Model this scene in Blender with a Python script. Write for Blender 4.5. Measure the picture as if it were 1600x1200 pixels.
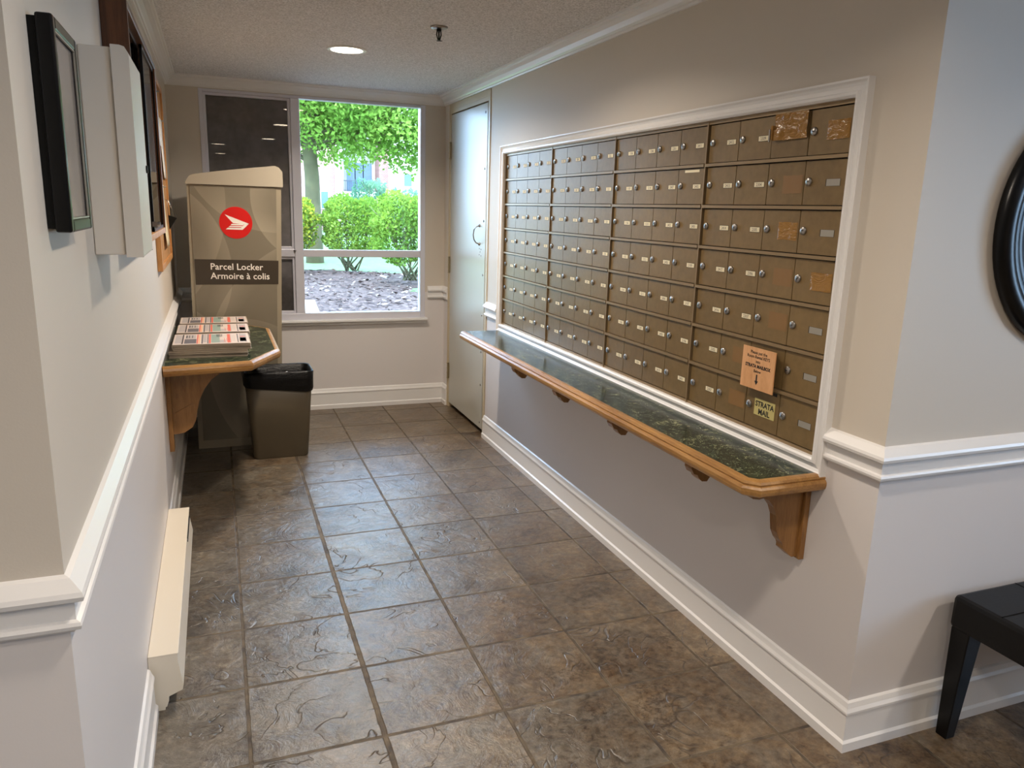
import bpy, math, random
from mathutils import Matrix, Vector
import numpy as np

for o in list(bpy.data.objects):
    bpy.data.objects.remove(o)
sc = bpy.context.scene
COL = sc.collection
random.seed(7)

# ------------------------------------------------------------------ camera
cam_d = bpy.data.cameras.new('camera')
cam = bpy.data.objects.new('camera', cam_d)
COL.objects.link(cam)
cam.matrix_world = Matrix(((0.9338991, 0.0522888, -0.3536926, -0.02285906),
                           (-0.3563266, 0.2174423, -0.908708, -3.17751235),
                           (0.0293925, 0.9746716, 0.2217011, 1.58292479),
                           (0, 0, 0, 1)))
cam_d.sensor_width = 36.0
cam_d.lens = 36.0 * 1193.5 / 1600.0
cam_d.clip_start = 0.02
cam_d.clip_end = 300
sc.camera = cam

# ------------------------------------------------------------------ view, world, daylight
sc.view_settings.view_transform = 'Standard'
sc.view_settings.look = 'None'
sc.view_settings.exposure = 0.30
sc.view_settings.gamma = 1.0
sc.view_settings.use_curve_mapping = False
sc.cycles.use_denoising = True
sc.cycles.max_bounces = 10
sc.cycles.diffuse_bounces = 6
sc.cycles.transparent_max_bounces = 12
sc.cycles.sample_clamp_indirect = 6.0

world = bpy.data.worlds.new('sky')
sc.world = world
world.use_nodes = True
wn = world.node_tree.nodes
bg = wn['Background']
bg.inputs['Color'].default_value = (0.46, 0.70, 1.0, 1)
bg.inputs['Strength'].default_value = 11.0


def light(name, kind, loc, energy, color, rot=(0, 0, 0), **kw):
    d = bpy.data.lights.new(name, kind)
    d.energy = energy
    d.color = color
    for k, v in kw.items():
        if k == 'portal':
            d.cycles.is_portal = True
        else:
            setattr(d, k, v)
    o = bpy.data.objects.new(name, d)
    COL.objects.link(o)
    o.location = loc
    o.rotation_euler = rot
    return o


light('sun', 'SUN', (0, 0, 30), 3.0, (1.0, 0.93, 0.80), rot=(math.radians(38), math.radians(-24), 0), angle=0.02)
# sky portals in the real window openings (they add no light of their own, they only help sampling)
light('window_portal', 'AREA', (1.04, 2.97, 1.52), 1.0, (1, 1, 1), rot=(math.radians(-90), 0, 0),
      shape='RECTANGLE', size=1.0, size_y=1.7, portal=True)
light('lobby_window_portal', 'AREA', (5.05, -3.9, 1.55), 1.0, (1, 1, 1), rot=(0, math.radians(90), 0),
      shape='RECTANGLE', size=1.42, size_y=2.0, portal=True)

# ------------------------------------------------------------------ geometry helpers
def tag(o, label=None, cat=None, group=None, kind=None):
    if label: o['label'] = label
    if cat: o['category'] = cat
    if group: o['group'] = group
    if kind: o['kind'] = kind
    return o


def empty(name, loc, label, cat, group=None, rz=0.0):
    o = bpy.data.objects.new(name, None)
    COL.objects.link(o)
    o.location = loc
    o.rotation_euler = (0, 0, rz)
    o.empty_display_size = 0.05
    return tag(o, label, cat, group)


class MB:
    """collects polygons in world space and links them as one mesh"""
    def __init__(s):
        s.v = []; s.f = []; s.m = []; s.s = []

    def add(s, verts, faces, mi=0, smooth=False):
        n = len(s.v)
        s.v.extend([tuple(v) for v in verts])
        for f in faces:
            s.f.append(tuple(i + n for i in f)); s.m.append(mi); s.s.append(smooth)
        return s

    def box(s, a, b, mi=0):
        x0, y0, z0 = [min(a[i], b[i]) for i in range(3)]
        x1, y1, z1 = [max(a[i], b[i]) for i in range(3)]
        v = [(x0, y0, z0), (x1, y0, z0), (x1, y1, z0), (x0, y1, z0), (x0, y0, z1), (x1, y0, z1), (x1, y1, z1), (x0, y1, z1)]
        return s.add(v, [(0, 3, 2, 1), (4, 5, 6, 7), (0, 1, 5, 4), (1, 2, 6, 5), (2, 3, 7, 6), (3, 0, 4, 7)], mi)

    def prism(s, poly, vec, mi=0, smooth=False):
        """poly: planar 3d loop, extruded by vec"""
        n = len(poly)
        vec = Vector(vec)
        a = [Vector(p) for p in poly]
        b = [p + vec for p in a]
        nrm = Vector((0, 0, 0))
        for i in range(n):
            nrm += a[i].cross(a[(i + 1) % n])
        if nrm.dot(vec) > 0:
            a, b = b, a
        s.add(a + b, [tuple(range(n)), tuple(range(2 * n - 1, n - 1, -1))], mi)
        s.add(a + b, [(i, i + n, (i + 1) % n + n, (i + 1) % n) for i in range(n)], mi, smooth)
        return s

    def cyl(s, c, axis, r, h, seg=24, mi=0, r2=None, smooth=True, caps=True):
        c = Vector(c); ax = Vector(axis).normalized()
        t = Vector((0, 0, 1)) if abs(ax.z) < .9 else Vector((1, 0, 0))
        u = ax.cross(t).normalized(); w = ax.cross(u)
        r2 = r if r2 is None else r2
        A = [c + (u * math.cos(2 * math.pi * i / seg) + w * math.sin(2 * math.pi * i / seg)) * r for i in range(seg)]
        B = [c + ax * h + (u * math.cos(2 * math.pi * i / seg) + w * math.sin(2 * math.pi * i / seg)) * r2 for i in range(seg)]
        s.add(A + B, [(i, (i + 1) % seg, (i + 1) % seg + seg, i + seg) for i in range(seg)], mi, smooth)
        if caps:
            s.add(A + B, [tuple(range(seg - 1, -1, -1)), tuple(range(seg, 2 * seg))], mi)
        return s

    def lathe(s, c, axis, prof, seg=32, mi=0):
        """prof: (radius, height) pairs along axis"""
        c = Vector(c); ax = Vector(axis).normalized()
        t = Vector((0, 0, 1)) if abs(ax.z) < .9 else Vector((1, 0, 0))
        u = ax.cross(t).normalized(); w = ax.cross(u)
        v = []
        for r, h in prof:
            for i in range(seg):
                a = 2 * math.pi * i / seg
                v.append(c + ax * h + (u * math.cos(a) + w * math.sin(a)) * r)
        f = []
        for k in range(len(prof) - 1):
            for i in range(seg):
                j = (i + 1) % seg
                f.append((k * seg + i, k * seg + j, (k + 1) * seg + j, (k + 1) * seg + i))
        return s.add(v, f, mi, True)

    def tube(s, pts, radii, seg=8, mi=0):
        pts = [Vector(p) for p in pts]
        if not hasattr(radii, '__len__'): radii = [radii] * len(pts)
        v = []
        for k, p in enumerate(pts):
            d = (pts[min(k + 1, len(pts) - 1)] - pts[max(k - 1, 0)]).normalized()
            t = Vector((0, 0, 1)) if abs(d.z) < .9 else Vector((1, 0, 0))
            u = d.cross(t).normalized(); w = d.cross(u)
            for i in range(seg):
                a = 2 * math.pi * i / seg
                v.append(p + (u * math.cos(a) + w * math.sin(a)) * radii[k])
        f = []
        for k in range(len(pts) - 1):
            for i in range(seg):
                j = (i + 1) % seg
                f.append((k * seg + i, k * seg + j, (k + 1) * seg + j, (k + 1) * seg + i))
        f.append(tuple(range(seg - 1, -1, -1)))
        f.append(tuple((len(pts) - 1) * seg + i for i in range(seg)))
        return s.add(v, f, mi, True)

    def sweep(s, prof, path, mi=0):
        """moulding profile (distance from wall, z) along an xy path with mitred corners; the room is on the right"""
        P = [Vector(p) for p in path]
        offs = []
        nr = []
        for i in range(len(P) - 1):
            d = (P[i + 1] - P[i]).normalized()
            nr.append(Vector((d.y, -d.x)))
        for i in range(len(P)):
            if i == 0: offs.append(nr[0])
            elif i == len(P) - 1: offs.append(nr[-1])
            else:
                a, b = nr[i - 1], nr[i]
                offs.append((a + b) / (1 + a.dot(b)))
        n = len(prof)
        v = []
        for i, p in enumerate(P):
            for d, z in prof:
                q = p + offs[i] * d
                v.append((q.x, q.y, z))
        f = []
        for i in range(len(P) - 1):
            for k in range(n):
                l = (k + 1) % n
                f.append((i * n + k, i * n + l, (i + 1) * n + l, (i + 1) * n + k))
        f.append(tuple(range(n)))
        f.append(tuple(len(P) * n - 1 - k for k in range(n)))
        return s.add(v, f, mi)

    def text(s, st, size, origin, X, Y, mi=0, align='LEFT', bold=0.0, depth=0.0):
        V, F = text_mesh(st, size, align, bold)
        o = Vector(origin); X = Vector(X); Y = Vector(Y)
        s.add([o + X * a + Y * b for a, b in V], F, mi)
        return s

    def build(s, name, mats, parent=None, loc=None, bevel=0.0, recalc=True):
        base = Vector((0, 0, 0))
        if parent is not None:
            base = parent_world(parent)
        if loc is not None: base = Vector(loc)
        me = bpy.data.meshes.new(name)
        me.from_pydata([(x - base.x, y - base.y, z - base.z) for x, y, z in s.v], [], s.f)
        for m in (mats if isinstance(mats, (list, tuple)) else [mats]):
            me.materials.append(m)
        me.polygons.foreach_set('material_index', s.m)
        me.polygons.foreach_set('use_smooth', s.s)
        if recalc and len(s.f) < 20000:
            import bmesh
            bm = bmesh.new(); bm.from_mesh(me)
            bmesh.ops.recalc_face_normals(bm, faces=bm.faces)
            bm.to_mesh(me); bm.free()
        me.update()
        o = bpy.data.objects.new(name, me)
        COL.objects.link(o)
        if parent is not None:
            o.parent = parent
            if loc is not None:
                o.location = base - parent_world(parent)
        else:
            o.location = base
        if bevel > 0:
            b = o.modifiers.new('bevel', 'BEVEL')
            b.width = bevel; b.segments = 2; b.limit_method = 'ANGLE'; b.angle_limit = math.radians(35)
            b.harden_normals = False
        return o


def parent_world(p):
    v = Vector((0, 0, 0))
    while p is not None:
        v += p.location
        p = p.parent
    return v


_tc = {}
def text_mesh(st, size, align='LEFT', bold=0.0):
    key = (st, size, align, bold)
    if key in _tc: return _tc[key]
    cu = bpy.data.curves.new('t', 'FONT')
    cu.body = st; cu.size = size; cu.align_x = align; cu.resolution_u = 2
    cu.fill_mode = 'FRONT'
    cu.offset = bold
    ob = bpy.data.objects.new('t', cu)
    COL.objects.link(ob)
    dg = bpy.context.evaluated_depsgraph_get()
    ev = ob.evaluated_get(dg)
    me = ev.to_mesh()
    V = [(v.co.x, v.co.y) for v in me.vertices]
    F = [tuple(p.vertices) for p in me.polygons]
    ev.to_mesh_clear()
    bpy.data.objects.remove(ob)
    bpy.data.curves.remove(cu)
    _tc[key] = (V, F)
    return V, F


def copy_tree(o, parent=None):
    c = o.copy()
    COL.objects.link(c)
    c.parent = parent
    for ch in list(o.children):
        copy_tree(ch, c)
    return c


# ------------------------------------------------------------------ materials
def srgb(r, g, b):
    def f(c):
        c /= 255.0
        return c / 12.92 if c <= .04045 else ((c + .055) / 1.055) ** 2.4
    return (f(r), f(g), f(b), 1)


class NT:
    def __init__(s, name):
        s.mat = bpy.data.materials.new(name); s.mat.use_nodes = True
        s.nt = s.mat.node_tree; s.b = s.nt.nodes['Principled BSDF']
        s._p = None

    def n(s, t, **kw):
        nd = s.nt.nodes.new(t)
        for k, v in kw.items():
            if k == 'inp':
                for a, b in v.items():
                    if isinstance(b, bpy.types.NodeSocket): s.nt.links.new(b, nd.inputs[a])
                    else: nd.inputs[a].default_value = b
            else: setattr(nd, k, v)
        return nd

    def pos(s):
        if s._p is None: s._p = s.n('ShaderNodeNewGeometry').outputs['Position']
        return s._p

    def math(s, op, a, b=None, c=None):
        nd = s.n('ShaderNodeMath', operation=op)
        for i, v in enumerate((a, b, c)):
            if v is None: continue
            if isinstance(v, bpy.types.NodeSocket): s.nt.links.new(v, nd.inputs[i])
            else: nd.inputs[i].default_value = v
        return nd.outputs[0]

    def ramp(s, fac, stops):
        nd = s.n('ShaderNodeValToRGB')
        s.nt.links.new(fac, nd.inputs[0])
        e = nd.color_ramp.elements
        while len(e) < len(stops): e.new(0.5)
        for i, (p, c) in enumerate(stops):
            e[i].position = p; e[i].color = c
        return nd.outputs[0]

    def noise(s, scale, detail=3, rough=.5, vec=None, stretch=None, dist=0.0):
        v = vec or s.pos()
        if stretch:
            m = s.n('ShaderNodeMapping', inp={'Vector': v, 'Scale': stretch})
            v = m.outputs[0]
        return s.n('ShaderNodeTexNoise', inp={'Vector': v, 'Scale': scale, 'Detail': detail, 'Roughness': rough, 'Distortion': dist}).outputs[0]

    def mix(s, f, a, b):
        nd = s.n('ShaderNodeMix', data_type='RGBA')
        for k, v in ((0, f), (6, a), (7, b)):
            if isinstance(v, bpy.types.NodeSocket): s.nt.links.new(v, nd.inputs[k])
            else: nd.inputs[k].default_value = v
        return nd.outputs[2]

    def bump(s, h, strength=.3, dist=.002, normal=None):
        nd = s.n('ShaderNodeBump', inp={'Height': h, 'Strength': strength, 'Distance': dist})
        if normal: s.nt.links.new(normal, nd.inputs['Normal'])
        s.nt.links.new(nd.outputs[0], s.b.inputs['Normal'])
        return nd.outputs[0]

    def set(s, **kw):
        for k, v in kw.items():
            k = k.replace('_', ' ')
            if isinstance(v, bpy.types.NodeSocket): s.nt.links.new(v, s.b.inputs[k])
            else: s.b.inputs[k].default_value = v
        return s.mat


def plain(name, rgb, rough=.5, metal=0.0, spec=.5, bump=None, var=0.0):
    m = NT(name)
    c = srgb(*rgb)
    m.set(Roughness=rough, Metallic=metal)
    m.b.inputs['Specular IOR Level'].default_value = spec
    if var:
        n = m.noise(6, 4)
        d = tuple(x * (1 - var) for x in c[:3]) + (1,)
        u = tuple(min(1, x * (1 + var)) for x in c[:3]) + (1,)
        m.set(Base_Color=m.ramp(n, [(.3, d), (.7, u)]))
    else:
        m.set(Base_Color=c)
    if bump:
        m.bump(m.noise(bump[0], 3), bump[1], bump[2])
    return m.mat


def wood(name, c1, c2, rough=.35, stretch=(1, 1, 1), scale=6):
    m = NT(name)
    n1 = m.noise(scale, 5, .6, stretch=stretch, dist=.6)
    n2 = m.noise(scale * 9, 3, .6, stretch=stretch)
    f = m.math('MULTIPLY_ADD', n2, .35, m.math('MULTIPLY', n1, .75))
    m.set(Base_Color=m.ramp(f, [(.36, srgb(*c1)), (.66, srgb(*c2))]), Roughness=rough)
    m.bump(n2, .15, .001)
    return m.mat


M = {}
M['wall_upper'] = plain('warm_beige_wall_paint', (208, 199, 186), .55, bump=(260, .12, .001))
M['wall_lower'] = plain('off_white_wall_paint', (220, 215, 213), .45, bump=(260, .10, .001))
M['trim'] = plain('white_gloss_trim_paint', (232, 230, 228), .28, bump=(60, .03, .001))
M['metal_box'] = plain('off_white_enamel', (214, 206, 194), .35)
M['heater'] = plain('cream_enamel', (226, 216, 198), .35, bump=(200, .05, .001))
M['window_metal'] = plain('painted_aluminium', (216, 215, 224), .35, metal=.15)
M['door'] = plain('pale_grey_green_gloss_paint', (190, 188, 176), .30, bump=(30, .04, .001))
M['door_frame'] = plain('cream_frame_paint', (198, 182, 150), .4)
M['black'] = plain('black_lacquer', (8, 8, 9), .28, spec=.3)
M['black_matte'] = plain('matte_black', (6, 6, 6), .6, spec=.2)
M['dark'] = plain('dark_gap', (22, 17, 12), .8)
M['chrome'] = plain('brushed_nickel', (160, 156, 152), .33, metal=1.0)
M['brass'] = plain('worn_brass', (190, 178, 148), .35, metal=.9)
M['silver'] = plain('satin_silver_plate', (168, 164, 154), .35, metal=.4)
M['white_card'] = plain('cream_card', (236, 224, 190), .6)
M['ink'] = plain('black_ink', (22, 20, 18), .6)
M['mailbox'] = None
M['red'] = plain('red_vinyl', (206, 28, 24), .3)
M['white'] = plain('white_vinyl', (240, 235, 225), .35)
M['paper'] = plain('newsprint_edge', (160, 146, 130), .85, var=.25)
M['newsprint'] = plain('newsprint_page', (200, 186, 176), .8)


def mailbox_mat():
    m = NT('bronze_enamel')
    n = m.noise(2.2, 4)
    n2 = m.noise(34, 4, .6)
    f = m.math('MULTIPLY_ADD', n2, .4, m.math('MULTIPLY', n, .6))
    m.set(Base_Color=m.ramp(f, [(.32, srgb(112, 91, 58)), (.68, srgb(136, 112, 73))]), Roughness=.40, Metallic=.25)
    m.bump(m.noise(300, 2), .08, .0006)
    return m.mat
M['mailbox'] = mailbox_mat()
M['mailbox_edge'] = plain('bronze_edge_strip', (148, 126, 94), .4, metal=.4)


def floor_mat():
    m = NT('slate_look_floor_tile')
    p = m.pos()
    sp = m.n('ShaderNodeSeparateXYZ', inp={0: p})
    TX, TY = .39, .3813
    th = -.0028
    x = m.math('MULTIPLY_ADD', sp.outputs[1], math.sin(th), m.math('MULTIPLY', sp.outputs[0], math.cos(th)))
    y = m.math('MULTIPLY_ADD', sp.outputs[0], -math.sin(th), m.math('MULTIPLY', sp.outputs[1], math.cos(th)))
    wob = m.math('MULTIPLY_ADD', m.noise(22, 2), .005, -.0025)
    u = m.math('DIVIDE', m.math('ADD', x, wob), TX)
    v = m.math('DIVIDE', m.math('ADD', y, wob), TY)
    fu = m.math('FLOOR', m.math('ADD', u, .5)); fv = m.math('FLOOR', m.math('ADD', v, .5))
    du = m.math('ABSOLUTE', m.math('SUBTRACT', u, fu))      # 0 on a joint
    dv = m.math('ABSOLUTE', m.math('SUBTRACT', v, fv))
    # the joint x=TX*1 and 2 are wider
    wu = m.math('MULTIPLY_ADD', m.math('COMPARE', fu, 1.0, .6), .006, .0135)
    gu = m.n('ShaderNodeMapRange', inp={0: m.math('DIVIDE', du, wu), 1: .8, 2: 1.25, 3: 1.0, 4: 0.0}).outputs[0]
    gv = m.n('ShaderNodeMapRange', inp={0: m.math('DIVIDE', dv, .0145), 1: .75, 2: 1.3, 3: 1.0, 4: 0.0}).outputs[0]
    g = m.math('MAXIMUM', gu, gv)
    cell = m.n('ShaderNodeCombineXYZ', inp={0: m.math('FLOOR', u), 1: m.math('FLOOR', v), 2: 0.0})
    wnz = m.n('ShaderNodeTexWhiteNoise', noise_dimensions='3D', inp={'Vector': cell.outputs[0]})
    # each tile carries its own piece of pattern
    off = m.n('ShaderNodeVectorMath', operation='MULTIPLY_ADD', inp={0: wnz.outputs['Color'], 1: (9, 9, 9), 2: p}).outputs[0]
    n1 = m.noise(3.2, 6, .62, vec=off, dist=.8)
    n2 = m.noise(38, 5, .75, vec=off)
    n3 = m.noise(7.5, 6, .7, vec=off, dist=1.5)
    big = m.noise(.9, 2)
    f = m.math('ADD', m.math('MULTIPLY', n1, .45), m.math('MULTIPLY', n2, .55))
    rusty = m.ramp(f, [(.33, srgb(44, 30, 19)), (.44, srgb(90, 70, 49)), (.55, srgb(116, 96, 71)), (.68, srgb(148, 128, 99))])
    grey = m.ramp(f, [(.33, srgb(48, 41, 33)), (.45, srgb(90, 82, 71)), (.56, srgb(114, 106, 94)), (.68, srgb(146, 137, 120))])
    sel = m.n('ShaderNodeMapRange', inp={0: m.math('ADD', m.math('MULTIPLY', wnz.outputs['Value'], .14), m.math('ADD', m.math('MULTIPLY', n3, .9), m.math('MULTIPLY', sp.outputs[0], .12))), 1: .46, 2: .80}).outputs[0]
    col = m.mix(sel, grey, rusty)
    spot = m.n('ShaderNodeMapRange', inp={0: m.math('MULTIPLY', m.noise(5, 3, .5, vec=off), m.noise(60, 3, .8, vec=off)), 1: .30, 2: .40}).outputs[0]
    col = m.mix(m.math('MULTIPLY', spot, .6), col, srgb(48, 30, 18))
    # slate ridges
    ridge = m.math('ABSOLUTE', m.math('SUBTRACT', m.noise(3.6, 3, .5, vec=off, dist=1.2), .5))
    crack = m.n('ShaderNodeMapRange', inp={0: ridge, 1: 0.0, 2: .010, 3: 1.0, 4: 0.0}).outputs[0]
    gate = m.n('ShaderNodeMapRange', inp={0: m.noise(4.0, 2, vec=off), 1: .46, 2: .54}).outputs[0]
    crack = m.math('MULTIPLY', crack, gate)
    col = m.mix(m.math('MULTIPLY', crack, .6), col, srgb(44, 35, 28))
    gcol = m.ramp(m.noise(14, 3), [(.35, srgb(58, 46, 33)), (.65, srgb(104, 88, 64))])
    col = m.mix(g, col, gcol)
    rough = m.math('MULTIPLY_ADD', g, .35, m.math('MULTIPLY_ADD', n2, .20, .24))
    h = m.math('SUBTRACT', m.math('ADD', m.math('MULTIPLY', n3, .9), m.math('ADD', m.math('MULTIPLY', n2, .25), m.math('MULTIPLY', crack, -.35))), m.math('MULTIPLY', g, .55))
    step = m.n('ShaderNodeMapRange', inp={0: m.math('SUBTRACT', m.noise(3.6, 3, .5, vec=off, dist=1.2), .5), 1: -.012, 2: .012}).outputs[0]
    h = m.math('MULTIPLY_ADD', m.math('MULTIPLY', step, gate), .35, h)
    m.set(Base_Color=col, Roughness=rough)
    m.b.inputs['Specular IOR Level'].default_value = .7
    m.bump(h, .6, .008)
    return m.mat
M['floor'] = floor_mat()


def ceiling_mat():
    m = NT('stippled_ceiling')
    n = m.noise(130, 3, .7)
    m.set(Base_Color=m.ramp(n, [(.35, srgb(192, 190, 190)), (.62, srgb(246, 244, 245))]), Roughness=.9)
    m.bump(n, .8, .006)
    return m.mat
M['ceiling'] = ceiling_mat()


def marble_mat():
    m = NT('green_marble_laminate')
    n = m.noise(9, 8, .8, dist=2.2)
    n2 = m.noise(34, 5, .8, dist=3.5)
    f = m.math('MULTIPLY_ADD', n2, .55, m.math('MULTIPLY', n, .45))
    m.set(Base_Color=m.ramp(f, [(.43, srgb(8, 20, 15)), (.50, srgb(24, 40, 28)), (.545, srgb(60, 74, 52)), (.61, srgb(176, 172, 132))]), Roughness=.2)
    m.b.inputs['Specular IOR Level'].default_value = .4
    return m.mat
M['marble'] = marble_mat()
M['oak'] = wood('oak_edge', (132, 90, 46), (180, 136, 80), .28, stretch=(3, .35, 3), scale=7)
M['oak_x'] = wood('oak_edge_across', (132, 90, 46), (180, 136, 80), .28, stretch=(.35, 3, 3), scale=7)
M['oak_v'] = wood('oak_upright', (118, 80, 42), (162, 118, 68), .32, stretch=(3, 3, .4), scale=7)
M['redwood'] = wood('dark_red_oak', (62, 36, 20), (110, 68, 40), .35, stretch=(3, 3, .3), scale=8)
M['pine'] = wood('light_oak_frame', (176, 120, 66), (206, 154, 98), .4, stretch=(3, 3, .4), scale=7)


def locker_mat():
    m = NT('taupe_enamel_with_pale_arcs')
    p = m.pos()
    base = srgb(124, 116, 100)
    fac = None
    # large overlapping circle outlines, printed decoration of the locker skin
    for (cx, cz, r, w, k) in ((.62, 1.62, .42, .012, .30), (-.55, 1.15, .62, .010, .22), (.75, .55, .85, .012, .22), (-.6, .3, .75, .010, .2),
                              (.35, 1.95, .55, .010, .2), (-.9, 1.6, .95, .012, .18), (.1, .35, .5, .008, .16)):
        sp = m.n('ShaderNodeSeparateXYZ', inp={0: p})
        dx = m.math('SUBTRACT', sp.outputs[0], cx); dz = m.math('SUBTRACT', sp.outputs[2], cz)
        d = m.math('SQRT', m.math('ADD', m.math('MULTIPLY', dx, dx), m.math('MULTIPLY', dz, dz)))
        e = m.math('SUBTRACT', d, r)
        a = m.n('ShaderNodeMapRange', inp={0: e, 1: -.12, 2: 0.0, 3: 0.0, 4: k}).outputs[0]
        b = m.n('ShaderNodeMapRange', inp={0: e, 1: 0.0, 2: .004, 3: 1.0, 4: 0.0}).outputs[0]
        t = m.math('MULTIPLY', a, b)
        fac = t if fac is None else m.math('ADD', fac, t)
    col = m.mix(m.math('MINIMUM', fac, .5), base, srgb(190, 180, 158))
    m.set(Base_Color=col, Roughness=.25)
    return m.mat
M['locker_skin'] = locker_mat()
M['locker_edge'] = plain('pale_taupe_enamel', (152, 142, 122), .28)
M['locker_lid'] = plain('cream_gloss_plastic', (174, 165, 148), .15)
M['locker_band'] = plain('dark_taupe_band', (62, 54, 44), .3)
M['bin'] = plain('taupe_plastic', (96, 86, 68), .4, bump=(120, .05, .001))


def liner_mat():
    m = NT('black_plastic_liner')
    m.set(Base_Color=srgb(4, 4, 5), Roughness=.40)
    m.b.inputs['Specular IOR Level'].default_value = .3
    m.bump(m.noise(18, 4, .6, stretch=(1, 1, 2.2), dist=1.0), .5, .012)
    return m.mat
M['liner'] = liner_mat()
def leather_mat():
    m = NT('black_leather')
    m.set(Base_Color=srgb(11, 10, 10), Roughness=.46)
    m.b.inputs['Specular IOR Level'].default_value = .3
    m.bump(m.noise(160, 3), .25, .001)
    return m.mat
M['leather'] = leather_mat()


def glass_mat(name, refl=.06, tint=(1, 1, 1), rough=0.0, base=1.45):
    m = NT(name)
    nt = m.nt
    nt.nodes.remove(m.b)
    tr = m.n('ShaderNodeBsdfTransparent', inp={0: tint + (1,)})
    gl = m.n('ShaderNodeBsdfGlossy', inp={'Roughness': rough})
    fr = m.n('ShaderNodeFresnel', inp={0: base})
    mx = m.n('ShaderNodeMixShader')
    nt.links.new(fr.outputs[0], mx.inputs[0]); nt.links.new(tr.outputs[0], mx.inputs[1]); nt.links.new(gl.outputs[0], mx.inputs[2])
    out = [n for n in nt.nodes if n.type == 'OUTPUT_MATERIAL'][0]
    nt.links.new(mx.outputs[0], out.inputs[0])
    return m.mat
M['glass'] = glass_mat('window_glass')
def screen_mat():
    m = NT('charcoal_insect_screen')
    nt = m.nt; nt.nodes.remove(m.b)
    col = m.ramp(m.noise(9, 5, .7), [(.3, srgb(112, 108, 108)), (.7, srgb(142, 138, 138))])
    d = m.n('ShaderNodeBsdfDiffuse', inp={0: col}); t = m.n('ShaderNodeBsdfTranslucent', inp={0: srgb(110, 110, 110)})
    mx = m.n('ShaderNodeMixShader', inp={0: .05})
    nt.links.new(d.outputs[0], mx.inputs[1]); nt.links.new(t.outputs[0], mx.inputs[2])
    out = [n for n in nt.nodes if n.type == 'OUTPUT_MATERIAL'][0]
    nt.links.new(mx.outputs[0], out.inputs[0])
    return m.mat
M['screen'] = screen_mat()


def tape_mat():
    m = NT('brown_packing_tape')
    m.set(Base_Color=srgb(152, 112, 58), Roughness=.16)
    m.bump(m.noise(24, 3, .5, stretch=(1, 1, 2), dist=1.5), .8, .006)
    return m.mat
M['tape'] = tape_mat()
M['tape_dull'] = plain('faded_tape', (136, 102, 60), .4, bump=(30, .2, .003))
M['sign_wood'] = wood('wood_print_card', (206, 150, 98), (226, 172, 122), .5, stretch=(3, 1.2, .25), scale=22)
M['gold_plate'] = plain('pale_brass_plate', (196, 182, 118), .4)
M['bark'] = plain('grey_green_bark', (88, 82, 56), .9, bump=(30, .5, .01), var=.2)
M['stem'] = plain('shrub_twigs', (92, 92, 62), .85, var=.2)


def leaf_mat(name, c1, c2, scale=3.0, gloss=.05):
    m = NT(name)
    nt = m.nt; nt.nodes.remove(m.b)
    col = m.ramp(m.noise(scale, 4, .6), [(.35, srgb(*c1)), (.65, srgb(*c2))])
    d = m.n('ShaderNodeBsdfDiffuse', inp={0: col}); t = m.n('ShaderNodeBsdfTranslucent', inp={0: col})
    mx = m.n('ShaderNodeMixShader', inp={0: .45})
    nt.links.new(d.outputs[0], mx.inputs[1]); nt.links.new(t.outputs[0], mx.inputs[2])
    out = [n for n in nt.nodes if n.type == 'OUTPUT_MATERIAL'][0]
    nt.links.new(mx.outputs[0], out.inputs[0])
    return m.mat
M['leaf_tree'] = leaf_mat('tree_leaves', (92, 132, 50), (150, 180, 84), .8)
M['leaf_shrub'] = leaf_mat('shrub_leaves', (84, 122, 46), (140, 166, 64), 1.1)
M['leaf_shrub_y'] = leaf_mat('yellow_green_shrub_leaves', (122, 142, 46), (184, 178, 66), 1.1)
M['leaf_pale'] = leaf_mat('pale_green_leaves', (84, 124, 100), (120, 156, 126), 1.4)


def mulch_mat():
    m = NT('bark_mulch')
    n = m.noise(16, 6, .75)
    m.set(Base_Color=m.ramp(n, [(.38, srgb(52, 38, 36)), (.52, srgb(88, 68, 62)), (.66, srgb(134, 114, 102))]), Roughness=.95)
    m.bump(n, .8, .05)
    return m.mat
M['mulch'] = mulch_mat()
M['grass'] = plain('lawn', (96, 124, 76), .95, bump=(40, .5, .02), var=.2)
M['concrete'] = plain('pale_concrete', (190, 190, 180), .9, var=.06)


def brick_mat():
    m = NT('pinkish_brick')
    sp = m.n('ShaderNodeSeparateXYZ', inp={0: m.pos()})
    v = m.n('ShaderNodeCombineXYZ', inp={0: sp.outputs[0], 1: sp.outputs[2], 2: 0.0})
    b = m.n('ShaderNodeTexBrick', inp={'Vector': v.outputs[0], 'Scale': 4.0, 'Color1': srgb(150, 104, 100), 'Color2': srgb(164, 120, 114), 'Mortar': srgb(170, 158, 150)})
    m.set(Base_Color=b.outputs[0], Roughness=.9)
    return m.mat
M['brick'] = brick_mat()
M['render_white'] = plain('cream_render', (186, 180, 172), .8)
M['far_glass'] = plain('far_window_glass', (70, 96, 116), .15)
M['railing'] = plain('dark_railing', (50, 54, 60), .5)


def emit(name, color, strength):
    m = NT(name)
    m.set(Base_Color=(1, 1, 1, 1))
    m.b.inputs['Emission Color'].default_value = color
    m.b.inputs['Emission Strength'].default_value = strength
    return m.mat
M['lamp_glow'] = emit('lit_lamp_lens', (1.0, .83, .62, 1), 14.0)

# ------------------------------------------------------------------ room shell
XR, XL, YB = 1.70, -.287, 2.84
YR, YL = -1.644, -1.82           # lobby faces of the right and left wall
H = 2.42
SPLIT = .92
UW, LW = 0, 1


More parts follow.
